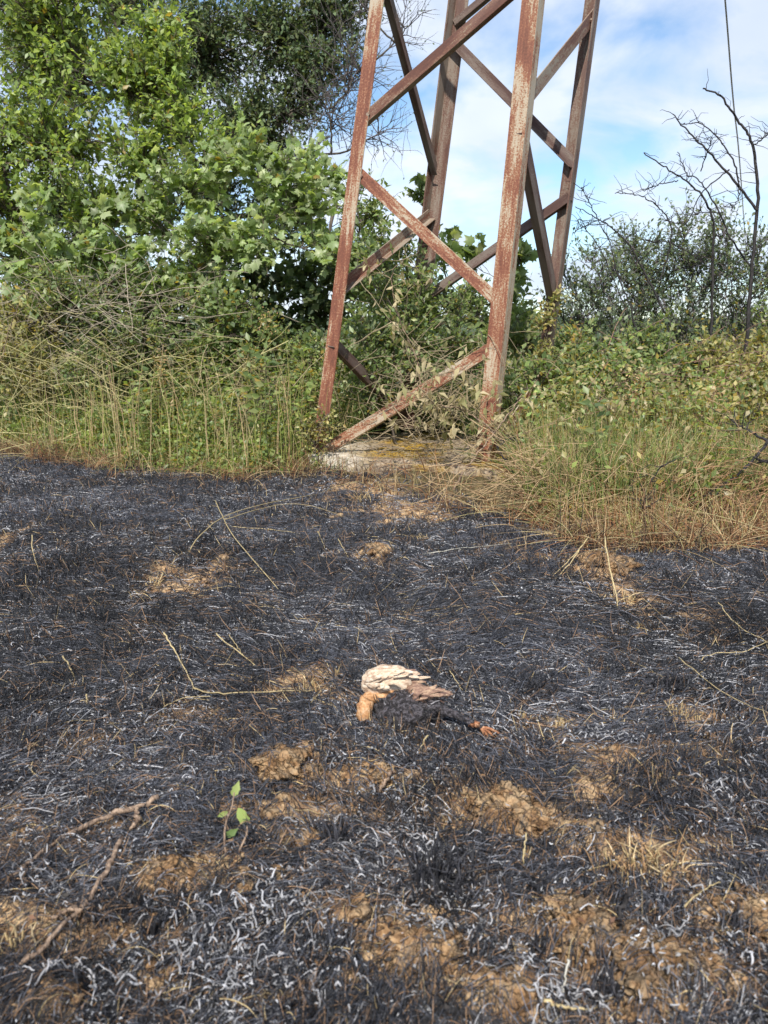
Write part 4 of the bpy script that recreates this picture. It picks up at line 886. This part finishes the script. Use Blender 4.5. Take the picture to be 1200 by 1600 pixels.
def pad_litter():
    r = np.random.RandomState(325); n = 1500; u, v = r.rand(2, n); v = v ** 1.5; q = quad; P = ((q[0] * (1 - u[:, None]) + q[1] * u[:, None]) * (1 - v[:, None]) + (q[3] * (1 - u[:, None]) + q[2] * u[:, None]) * v[:, None])
    k = 4; th = r.uniform(0, 6.28, n)[:, None] + r.normal(0, .5, (n, k)); L = r.uniform(.01, .07, n)[:, None]; X = P[:, :1] + np.cumsum(np.cos(th) * L / k, 1); Y = P[:, 1:] + np.cumsum(np.sin(th) * L / k, 1)
    Z = .185 + r.uniform(0, .02, (n, 1)) + 0 * X; C = np.array([(.30, .22, .12), (.16, .10, .06), (.05, .045, .04), (.42, .36, .22)])[r.randint(4, size=n)]
    tag(curves('pad_litter', np.stack([X, Y, Z], -1), r.uniform(.0012, .0028, (n, 1)), C, M['straw']), 'dead stems scattered on the concrete', None, None, 'stuff')
pad_litter()
def fallen_leaf_litter():
    r = np.random.RandomState(320); n = 12000; y = 1.05 + 6.4 * r.rand(n) ** 1.3; x = (r.rand(n) * 2 - 1) * (.6 * y + .2); ok = (y < yv(x) + .2) & ~in_pad(x, y, 0); x, y = x[ok], y[ok]; n = len(x)
    P = np.stack([x, y, Hc(x, y) + r.uniform(.004, .02, n)], 1); D = unit(np.stack([r.normal(0, 1, n), r.normal(0, 1, n), r.normal(0, .3, n)], 1))
    T = np.array([(.05, .045, .045), (.28, .17, .09), (.36, .35, .36), (.15, .08, .05)])[r.choice(4, n, p=[.45, .22, .10, .23])] * r.uniform(.6, 1.3, (n, 1))
    tag(leaves_mesh('litter', P, D, r.uniform(.005, .018, n), T_SIMPLE, T, M['leaf_matte'], None, r, .8), 'crumbs of burnt leaves', None, None, 'stuff')
fallen_leaf_litter()

# upright burnt tufts, each a thing
def tuft(name, label, cat, group, px, py, hgt, wid, n, seed, cols, rad=.0016, matn='char', fan=.5):
    r = np.random.RandomState(seed); g = gz(px, py); x0, y0 = g[0], g[1]
    X = x0 + r.normal(0, wid, n); Y = y0 + r.normal(0, wid * .7, n); L = hgt * r.uniform(.35, 1.15, n)
    C = np.array(cols)[r.randint(len(cols), size=n)] * r.uniform(.6, 1.4, (n, 1))
    P, R = blades(X, Y, L, rad * r.uniform(.6, 1.4, n), C, r, fan, wob=.05)
    root = empty(name, (x0, y0, float(H(x0, y0))), label, cat, group)
    o = curves('blade', P, R, C, M[matn], root); o['kind'] = 'stuff'
    # a mesh stump at the heart of the tuft
    st = [tube(smoothpath([(x0 + a, y0 + b, float(H(x0, y0)) - .01), (x0 + a * 1.5, y0 + b * 1.5, float(H(x0, y0)) + hgt * .45)], 4), np.linspace(rad * 1.8, rad, 4), 5) for a, b in r.normal(0, wid * .35, (4, 2))]
    V, F = merge(st); o = mobj('stubble', V, F, M['char'] if matn == 'char' else M['straw'], root, np.array(cols[0]))
BLK = [(.016, .016, .019), (.03, .03, .036), (.05, .05, .06)]; STR = [(.50, .38, .20), (.56, .44, .26), (.36, .22, .11)]
btl = [(520, 1330, .085, .02, 60, 'black burnt tuft between the green seedling and the largest burnt tuft'), (690, 1400, .12, .045, 190, 'largest upright tuft of black burnt grass'),
       (835, 1395, .06, .018, 40, 'small black burnt tuft above the biggest ochre clods'), (850, 1490, .07, .018, 40, 'black burnt tuft bending beside the biggest ochre clods'),
       (1145, 1480, .08, .02, 50, 'burnt tuft with bent black stems at the picture edge'), (240, 1480, .06, .012, 18, 'thin black stub over the fallen brown stick'),
       (985, 1220, .06, .03, 70, 'burnt tuft behind the straw heap'), (1060, 1200, .06, .025, 60, 'burnt tuft behind and beside the straw heap'), (640, 1210, .05, .03, 60, 'burnt tuft just in front of the bird carcass'),
       (450, 925, .07, .025, 45, 'black tuft at the end of the long slanting straw'), (245, 1120, .07, .02, 36, 'black tuft below the bent straw'), (840, 1090, .08, .03, 70, 'black stems standing by the straw stubs past the carcass'),
       (1050, 1085, .10, .03, 90, 'dark tuft under the long thin straw'), (390, 1340, .05, .02, 40, 'burnt tuft behind the green seedling'), (950, 1560, .08, .02, 36, 'black tuft between the big ochre clods'),
       (620, 870, .06, .03, 40, 'small black tuft behind the bare soil spot'), (205, 870, .06, .03, 40, 'small black tuft in the far burnt grass'), (35, 930, .08, .03, 46, 'black tuft near the picture edge below the short upright straw'), (890, 1440, .05, .01, 14, 'single black stems over the biggest clod'), (500, 860, .07, .03, 30, 'black tuft around the short yellow straws')]
for i, (px, py, h, w, n, lab) in enumerate(btl):
    tuft('burnt_tuft', lab, 'burnt tuft', 'tufts of black burnt grass', px, py, h, w, n, 400 + i, BLK, .0022 if py > 1250 else .0026)
stl = [(1005, 1370, .07, .045, 120, .9, 'heap of loose yellow straw on bare soil'), (818, 1118, .06, .01, 12, .3, 'cluster of short straw stubs past the carcass'), (875, 1130, .055, .02, 26, .5, 'arched pale straw stubs beside the first stub cluster'),
       (960, 1130, .06, .02, 24, .4, 'straw stubs in the middle of the row of stubs'), (1060, 1120, .065, .03, 36, .4, 'straw stubs under the long thin straw'), (1090, 1125, .06, .02, 20, .3, 'straw stubs at the picture edge end of the row of stubs'),
       (490, 1095, .065, .03, 46, .7, 'dry straw tuft just beside the bird carcass'), (525, 1075, .06, .012, 12, .3, 'upright straw bits behind the dry straw tuft'), (120, 1085, .06, .012, 8, .3, 'burnt ended straw stubs in the black grass'),
       (890, 905, .05, .03, 24, .8, 'loose straw in the far bare soil hollow'), (975, 940, .06, .05, 60, .9, 'straw bundle on the bare soil hollow'), (1000, 985, .07, .008, 6, .3, 'single straw stub beyond the bare hollow'),
       (660, 850, .06, .04, 26, .8, 'sparse dry grass bits in front of the concrete base'), (560, 780, .10, .06, 60, .8, 'dry brown grass at the front corner of the concrete base'), (760, 800, .12, .05, 60, .7, 'dry grass at the other front corner of the concrete base'),
       (285, 1240, .05, .008, 5, .2, 'two straw stubs behind the brown stick'), (30, 1500, .07, .02, 16, .6, 'straw bits at the picture edge by the brown stick'), (820, 1350, .06, .006, 5, .2, 'upright straw stub between bare soil patches'), (310, 1255, .05, .01, 6, .3, 'reddish stub beside the green seedling'),
       (1040, 1230, .05, .05, 40, .9, 'flat straw behind the straw heap'), (600, 1160, .05, .03, 16, .6, 'orange straw bits under the bird carcass'), (240, 905, .06, .04, 20, .8, 'bent straw on the far bare soil')]
for i, (px, py, h, w, n, fan, lab) in enumerate(stl):
    tuft('straw_tuft', lab, 'straw', 'bits of unburnt straw', px, py, h, w, n, 450 + i, STR, .0020 if py > 1000 else .0026, 'straw', fan)

# long straws, each a thing
straws = [('long arching double straw over the far burnt grass', [(290, 872, 0), (312, 838, .06), (350, 808, .10), (410, 788, .10), (497, 772, .03)], .0036),
  ('thin straw forking from the arching one', [(350, 812, .09), (430, 790, .08), (485, 790, .06), (548, 812, .01)], .0026), ('long straight straw slanting across the far burnt grass', [(336, 782, .10), (360, 830, .07), (402, 882, .05), (450, 938, .01)], .0034),
  ('thin level straw beside the slanting one', [(362, 823, .03), (420, 827, .03), (472, 834, .02)], .0026), ('short upright yellow straw at the picture edge', [(50, 836, .10), (51, 862, .05), (63, 898, 0)], .0034),
  ('bent yellow straw rising out of the near black grass', [(256, 988, .13), (276, 1022, .08), (305, 1078, .02)], .0034), ('long yellow straw lying toward the carcass', [(300, 1076, .02), (340, 1083, .03), (400, 1081, .03), (495, 1078, .02)], .0034),
  ('green tinged straw lying under the bent one', [(255, 1105, .02), (290, 1090, .03), (330, 1088, .03)], .0026), ('tall thick straw standing in the far bare soil', [(945, 838, .17), (953, 890, .09), (962, 925, .04), (966, 962, 0)], .0046),
  ('pale straw leaning away from the tan grass edge', [(920, 838, .10), (892, 878, .05), (863, 908, .01)], .0040), ('second pale straw leaning away from the tan grass edge', [(912, 850, .08), (885, 880, .05), (858, 905, .01)], .0030),
  ('thin grey straw lying level in the far burnt grass', [(660, 866, .03), (730, 856, .04), (805, 849, .03)], .0028), ('thin pale straw at the picture edge past the bare soil', [(1122, 940, .06), (1150, 975, .05), (1200, 1004, .03)], .0024),
  ('curved straw joining the one at the picture edge', [(1095, 1032, .02), (1110, 1022, .04), (1160, 1018, .05), (1200, 1002, .05)], .0024), ('long thin straw crossing the near black grass', [(1060, 1027, .05), (1100, 1060, .04), (1150, 1093, .04), (1215, 1120, .03)], .0026),
  ('thin straw forked at its top in the middle of the black grass', [(336, 990, .07), (368, 1015, .05), (404, 1044, .02)], .0028), ('short straw crossing the forked one', [(358, 992, .06), (372, 1012, .05), (380, 1024, .04)], .0022),
  ('short thick straw stub with a burnt tip', [(98, 1024, .08), (112, 1048, .04), (118, 1065, .02)], .0042), ('pale upright straw stub beside the thick one', [(135, 1085, .05), (138, 1112, .0)], .0038),
  ('short straw in front of the carcass', [(668, 1150, .035), (655, 1172, .01)], .0036), ('thin brown straw bent beside the carcass', [(703, 1048, .06), (712, 1062, .05), (728, 1085, .0)], .0022),
  ('short yellow straw near the far soil patch', [(255, 895, .06), (243, 922, .01)], .0032), ('short straw slanting by the far tuft', [(497, 830, .07), (510, 862, .01)], .0028), ('red tipped straw by the far tuft', [(528, 842, .07), (545, 872, .01)], .0026),
  ('curved thin straw lying in the middle of the combed black grass', [(985, 1034, .02), (1010, 1043, .03), (1040, 1062, .02)], .0020), ('white fallen straw on the near ochre clods', [(888, 1500, .05), (884, 1530, .03), (878, 1552, .02)], .0034),
  ('thick pale splinter near the bottom of the picture', [(850, 1562, .03), (880, 1572, .03), (922, 1578, .02)], .0045), ('upright yellow stub on the near bare soil', [(822, 1302, .07), (820, 1330, .04), (816, 1362, .0)], .0028),
  ('flat straw slanting in front of the straw heap', [(1070, 1415, .02), (1100, 1390, .03), (1125, 1378, .03)], .0030)]
for i, (lab, pts, rad) in enumerate(straws):
    P = smoothpath([gz(a, b, z + (float(H(*gz(a, b, z)[:2])))) for a, b, z in pts], 16, .0015, 500 + i)
    P[:, 2] = np.maximum(P[:, 2], H(P[:, 0], P[:, 1]) + .012)
    V, F = tube(P, np.linspace(rad, rad * .55, 16) * (.75 if pts[0][1] > 1000 else .95), 6)
    c = np.array([.55, .44, .24]) * rs.uniform(.75, 1.1)
    if 'grey' in lab or 'white' in lab: c = np.array([.5, .48, .42])
    tag(mobj('straw', V, F, M['straw'], None, c, True), lab, 'straw')

# ------------------------------------------------------------------ clods of soil, stones
def ico(n=3):
    import bmesh
    bm = bmesh.new(); bmesh.ops.create_icosphere(bm, subdivisions=n, radius=1); V = np.array([v.co[:] for v in bm.verts]); F = [tuple(v.index for v in f.verts) for f in bm.faces]; bm.free(); return V, F
IV4, IF4 = ico(4); IV3, IF3 = ico(3); IV5, IF5 = ico(5)
def lump(c, ax, seed, amp=.35, fr=1.6, fine=.1, V=None, rot=0.0, billow=0.0):
    V = IV4 if V is None else V; s = seed * 3.1
    if billow:
        bl = np.abs(2 * fbm(V[:, 0] * 3.2 + s + V[:, 2] * 2.1, V[:, 1] * 3.2 - V[:, 2] * 1.9, seed + 11, 3) - 1); cr_ = np.abs(2 * fbm(V[:, 0] * 9 + s + V[:, 2] * 7, V[:, 1] * 9 - V[:, 2] * 6, seed + 13, 2) - 1)
        V = V * (1 + billow * (bl - .25) + billow * .35 * (cr_ - .3))[:, None]
    n1 = fbm(V[:, 0] * fr + s, V[:, 1] * fr + V[:, 2] * 1.7, seed, 3) - .5; n2 = fbm(V[:, 0] * fr * 4 + V[:, 2] * 3 + s, V[:, 1] * fr * 4 - V[:, 2] * 3, seed + 5, 3) - .5
    W_ = V * (1 + amp * 1.6 * n1 + fine * 2 * n2)[:, None] * np.asarray(ax)
    c_, s_ = math.cos(rot), math.sin(rot); W_ = np.stack([W_[:, 0] * c_ - W_[:, 1] * s_, W_[:, 0] * s_ + W_[:, 1] * c_, W_[:, 2]], 1)
    return W_ + np.asarray(c)
for i, (px, py, rp, lab) in enumerate(clods):
    if not rp: continue
    g = gz(px, py); d = np.linalg.norm(g - [0, 0, CAMH]); a = rp / FPX * d; r = np.random.RandomState(600 + i)
    z = float(H(g[0], g[1]))
    V = lump((g[0], g[1], z + a * .16), (a * .98, a * r.uniform(.8, 1.05), a * .50), 600 + i, .7, 1.5, .22, V=IV5 if py > 1200 else IV4, rot=r.uniform(0, 3), billow=.55)
    tag(mobj('soil_clod', V, IF5 if py > 1200 else IF4, M['soil'], smooth=True), lab, 'clod')
r = np.random.RandomState(650); protoc = []
for k in range(6): protoc.append(meshdata('crumb', lump((0, 0, 0), (1, .85, .6), 650 + k, .6, 1.4, .2, V=IV3), IF3, M['soil'], smooth=True))
cnt = 0
while cnt < 285:
    y = 1.1 + 4.5 * r.rand() ** 1.8; x = (r.rand() * 2 - 1) * (.5 * y)
    if r.rand() > float(soilf(np.array([x]), np.array([y]))[0]) or y > 6: continue
    o = bpy.data.objects.new('soil_crumb', protoc[r.randint(6)]); COL.objects.link(o); s = .004 + .020 * r.rand() ** 2.2 * (1 + .12 * y); o.scale = (s, s, s * .8)
    o.location = (x, y, float(Hs(x, y)) + s * .15); o.rotation_euler = (r.normal(0, .3), r.normal(0, .3), r.uniform(0, 6)); tag(o, 'small crumb of ochre soil on a bare patch in the burnt grass', 'soil crumb', 'small soil crumbs on the bare patches'); cnt += 1

def crumb_litter():
    r = np.random.RandomState(670); V1, F1 = ico(1); F1 = np.array(F1); n = 16000; y = 1.05 + 5.2 * r.rand(n) ** 1.5; x = (r.rand(n) * 2 - 1) * (.55 * y + .1)
    ok = (r.rand(n) < soilf(x, y) * .9 + .03) & (y < yv(x)); x, y = x[ok], y[ok]; n = len(x); sz = .0016 + .009 * r.rand(n) ** 3 * (1 + .1 * y)
    J = 1 + r.uniform(-.35, .35, (n, len(V1), 1)); V = V1[None] * J * sz[:, None, None] * np.array([1, 1, .7]) + np.stack([x, y, Hs(x, y) + sz * .3], 1)[:, None]
    F = (F1[None] + (np.arange(n) * len(V1))[:, None, None]).reshape(-1, 3)
    tag(mobj('soil_grit', V.reshape(-1, 3), F, M['soil']), 'grit and fine crumbs of ochre soil', None, None, 'stuff')
crumb_litter()

# fallen sticks near the camera
def stick(label, parts, seed, material, ashend=False):
    root = None
    for k, (pts, r0, r1) in enumerate(parts):
        P = smoothpath([gz(a, b, z + float(H(*gz(a, b, z)[:2]))) for a, b, z in pts], 22, .003, seed + k)
        P[:, 2] = np.maximum(P[:, 2], H(P[:, 0], P[:, 1]) + r0 * .6 + .016)
        if root is None: root = empty('fallen_stick', P[0], label, 'stick')
        n = len(P); rad = np.linspace(r0, r1, n) * (1 + .22 * np.random.RandomState(seed + 9 + k).normal(0, 1, n).clip(-1, 1.6))
        V, F = tube(P, rad, 9); V += np.random.RandomState(seed + k).normal(0, r1 * .12, V.shape); mobj('stem' if k == 0 else 'side_twig', V, F, material, root, smooth=True)
stick('reddish brown forked stick lying on the near burnt grass', [([(248, 1246, .035), (205, 1262, .028), (150, 1282, .026), (100, 1310, .018), (55, 1342, .02), (15, 1378, .01)], .0068, .0035), ([(214, 1262, .045), (214, 1280, .03), (204, 1296, .02)], .0055, .004)], 701, M['brown_stick'])
stick('pale brown stick lying parallel in front of the forked one', [([(190, 1310, .022), (165, 1365, .018), (130, 1420, .022), (95, 1458, .016), (35, 1508, .02)], .0062, .0048), ([(130, 1420, .035), (100, 1425, .03), (85, 1440, .02)], .005, .003)], 705, M['brown_stick'])
stick('dark stick cut by the picture bottom beside white ash', [([(660, 1562, .02), (700, 1575, .02), (750, 1590, .02), (800, 1610, .01)], .006, .005)], 709, M['char_bark'])
stick('charred upright twig in front of the straw heap', [([(985, 1385, .09), (970, 1430, .05), (966, 1470, .0)], .004, .005)], 711, M['char_bark'])
stick('reddish burnt twig beside the broad ochre clod', [([(612, 1205, .03), (600, 1225, .02), (592, 1240, .01)], .005, .004)], 713, M['brown_stick'])

# green seedling
def seedling():
    g = gz(365, 1372); g[2] = float(H(g[0], g[1])); root = empty('seedling', g, 'young bright green seedling with three leaves growing out of the ash', 'seedling')
    stems = [[(365, 1372, 0), (352, 1330, .04), (352, 1290, .075), (362, 1262, .10), (366, 1238, .125)], [(365, 1372, 0), (372, 1335, .04), (385, 1305, .07), (386, 1290, .08)], [(366, 1372, 0), (375, 1330, .05), (388, 1305, .07)]]
    tips = []
    for k, s in enumerate(stems[:2]):
        P = smoothpath([gz(a, b, z) for a, b, z in s], 10); V, F = tube(P, np.linspace(.003, .0016, 10), 6); mobj('stem', V, F, M['brown_stick'], root, smooth=True)
    o = leaf_lobed
    ov = [(0, 0), (.18, .12), (.30, .32), (.27, .52), (.34, .62), (.16, .80), (0, 1), (-.14, .78), (-.30, .60), (-.24, .46), (-.30, .28), (-.16, .10)]
    V0 = np.array([(x, y, -.25 * y * y + .25 * abs(x)) for x, y in ov] + [(0, .45, -.05)]); Ft = [(12, i, (i + 1) % 12) for i in range(12)]
    for (px, py, z, dx, dz, s, c) in [(364, 1244, .105, .35, .9, .045, (.50, .60, .25)), (372, 1262, .09, .55, -1.0, .060, (.44, .56, .20)), (352, 1306, .05, .5, .4, .040, (.20, .30, .12)), (356, 1268, .08, -.7, -.3, .028, (.34, .42, .15))]:
        p = gz(px, py, z); D = unit(np.array([dx, -.25, dz])); Nn = unit(np.array([.1, -.9, .3])); X = unit(np.cross(D, Nn)); Z = np.cross(X, D)
        V = p + s * (V0[:, :1] * .72 * X + V0[:, 1:2] * D + V0[:, 2:] * Z); mobj('leaf', V, Ft, M['leaf'], root, np.array(c), True)
seedling()

# ------------------------------------------------------------------ the bird carcass
def carcass():
    m, t, o = mat('charred_flesh'); g = nn(t, 'ShaderNodeNewGeometry').outputs['Position']
    n, n2 = noise(t, g, 75, 6, .75), noise(t, g, 260, 4, .7)
    c = ramp(t, n, [(.34, (.006, .005, .006)), (.5, (.025, .02, .022)), (.57, (.15, .14, .16)), (.62, (.04, .03, .03)), (.68, (.15, .065, .04)), (.8, (.02, .015, .015))])
    fin(t, o, c, .38, bump(t, n2, 1.0, .008), .6); MC = m
    def skin(name, a, b, cc, bs=.9, msc=(.28, 1, 1.2)):
        m, t, o = mat(name); g = nn(t, 'ShaderNodeNewGeometry').outputs['Position']
        mp = nn(t, 'ShaderNodeMapping', {'Vector': g, 'Scale': msc}); n, n2 = noise(t, mp.outputs[0], 85, 6, .7), noise(t, g, 150, 4, .7)
        fin(t, o, ramp(t, n, [(.30, a), (.5, b), (.66, cc)]), .6, bump(t, n2, bs, .005), .4); return m
    MT = skin('scorched_tan_skin', (.13, .045, .02), (.48, .25, .11), (.62, .42, .26), .9, (1, 1, 1)); MP = skin('pale_feather', (.20, .11, .07), (.58, .44, .32), (.78, .68, .56)); MB = skin('brown_feather', (.05, .03, .03), (.24, .14, .10), (.50, .36, .24)); MO = skin('orange_scaly_skin', (.10, .04, .025), (.36, .15, .07), (.50, .32, .2), .9, (1, 1, 1))
    Yb = 2.26; gnd = at(635, 1150, Yb); root = empty('bird_carcass', (gnd[0], gnd[1], float(H(gnd[0], gnd[1]))), 'charred bird carcass with a pale feathered wing and a stretched out leg on burnt grass', 'carcass')
    bc = at(634, 1111, Yb + .0)
    mobj('body', lump(bc, (.098, .068, .064), 801, .40, 1.9, .22), IF4, MC, root, smooth=True)
    mobj('breast', lump(at(606, 1088, Yb + .03), (.074, .036, .026), 805, .35, 1.8, .12), IF4, MT, root, smooth=True)
    mobj('head', lump(at(570, 1110, Yb - .03), (.026, .030, .040), 807, .45, 1.3, .12), IF4, MT, root, smooth=True)
    hb = at(572, 1128, Yb - .04); mobj('beak', lump(hb, (.016, .018, .020), 808, .3, 1.3, .1), IF3, MO, root, smooth=True)
    def feather(p, d, L, w, nrm, material, curl, par, r):
        d = unit(d); X = unit(np.cross(d, nrm)); Z = np.cross(X, d); k = 9; V = []
        for i in range(k):
            s = i / (k - 1); ww = w * (math.sin(min(s * 1.25 + .12, 1) * math.pi * .62) * (1 if s < .75 else (1 - (s - .75) / .27) ** .6)) + .0008
            c = p + d * L * s + Z * (curl * s * s * L) + r.normal(0, .0010, 3)
            V += [c - X * ww + Z * -.0015, c + Z * (.0022 * (1 - s)), c + X * ww - Z * .0015]
        F = [(i * 3 + j, i * 3 + j + 1, i * 3 + j + 4, i * 3 + j + 3) for i in range(k - 1) for j in range(2)]
        return np.array(V), F
    r = np.random.RandomState(820)
    # pale wing: an arm covered by long folded feathers that point away from the head
    wroot = at(575, 1072, Yb + .06)
    wc = at(606, 1066, Yb + .06); wax = np.array([.090, .054, .058])
    wing = mobj('wing', lump(wc, wax * .92, 811, .22, 1.8, .10), IF4, MP, root, smooth=True)
    for k in range(40):
        a = math.radians(r.uniform(70, 190)); e = r.uniform(-.1, .9)              # shingled over the dome, tips toward the tail
        nr = unit(np.array([math.cos(a), -math.cos(e * 1.2), math.sin(a) * .9 + .25])); p = wc + nr * wax * .96
        d = unit(np.array([1.0, 0, 0]) - nr * nr[0]) + np.array([0, 0, .02]) + r.normal(0, .09, 3)
        V, F = feather(p, d, r.uniform(.055, .10), r.uniform(.006, .009), nr, MP, -.22, wing, r)
        mobj('feather', V, F, MP, wing, smooth=True)
    for k in range(9):
        p = at(615 + r.normal(0, 4), 1050 + 4.5 * k, Yb + .05); d = np.array([1.0, .05 * r.normal(), .12 - .04 * k + .05 * r.normal()])
        V, F = feather(p, d, r.uniform(.07, .11), r.uniform(.004, .006), np.array([-.1, -.8, .5]), MP, -.1, wing, r)
        mobj('feather', V, F, MP if k % 3 else MB, wing, smooth=True)
    for q in list(wing.children): q.location = tuple(-org(root))
    # brown wing tip
    w2 = mobj('wing', lump(at(656, 1084, Yb + .01), (.042, .030, .030), 813, .35, 1.8, .16), IF4, MB, root, smooth=True)
    for k in range(13):
        p = at(640 + 2.2 * k, 1094 - .6 * k + r.normal(0, 2), Yb - .01 + r.normal(0, .01)); d = np.array([.75 + .15 * r.normal(), -.05 + .1 * r.normal(), .62 - .055 * k + .1 * r.normal()])
        V, F = feather(p, d, r.uniform(.055, .095), r.uniform(.004, .007), np.array([-.2, -.8, .5]), MB, -.25, w2, r)
        q = mobj('feather', V, F, MB, w2, smooth=True); q.location = tuple(-org(root))
    # stretched leg with toes
    lp = smoothpath([at(682, 1105, Yb), at(702, 1113, Yb - .02), at(722, 1122, Yb - .04), at(738, 1130, Yb - .05), at(752, 1137, Yb - .055)], 22)
    rad = np.interp(np.linspace(0, 1, 22), [0, .25, .45, .6, .72, .82, 1], [.020, .013, .010, .008, .012, .008, .007])
    V, F = tube(lp, rad, 10); V += np.random.RandomState(3).normal(0, .0012, V.shape); leg = mobj('leg', V, F, MC, root, smooth=True)
    mobj('knee', lump(at(741, 1131, Yb - .055), (.018, .014, .013), 815, .3, 1.5, .1), IF3, MO, root, smooth=True)
    for k, (a, b) in enumerate([(772, 1152), (766, 1158), (780, 1146), (757, 1150)]):
        P = smoothpath([at(750, 1137, Yb - .055), at((750 + a) / 2, (1137 + b) / 2 - 3, Yb - .06), at(a, b, Yb - .06)], 8); V, F = tube(P, np.linspace(.006, .0035, 8), 6); mobj('toe', V, F, MO, root, smooth=True)
    nq = 340; q = unit(r.normal(0, 1, (nq, 3)) + [0, -.3, .5]); S = bc + q * np.array([.108, .066, .056]); D = unit(q * .5 + r.normal(0, .5, (nq, 3)) + [.5, 0, -.1]); L = r.uniform(.010, .038, (nq, 1))
    Cq = np.array([(.012, .011, .012), (.05, .045, .05), (.14, .07, .045), (.28, .27, .29)])[r.choice(4, nq, p=[.6, .2, .1, .1])]
    ob = curves('burnt_down', bezier(S, S + D * L, np.array([0, 0, -.004]), 4, r, .08), r.uniform(.0006, .0018, (nq, 1)) * np.array([1, 1, .8, .4])[None], Cq, M['char'], root); ob['kind'] = 'stuff'
    # charred ribs of quills under the body
    for k, (a, b, c_, d_, cc) in enumerate([(655, 1135, 648, 1180, 0), (690, 1128, 676, 1170, 0), (620, 1130, 618, 1165, 0)]):
        P = smoothpath([at(a, b, Yb - .02), at(c_, d_, Yb - .10)], 6); V, F = tube(P, np.linspace(.0035, .0016, 6), 5); mobj('quill', V, F, MC, root, smooth=True)
carcass()
print('tris', sum(len(m.polygons) for m in bpy.data.meshes), 'objects', len(bpy.data.objects))
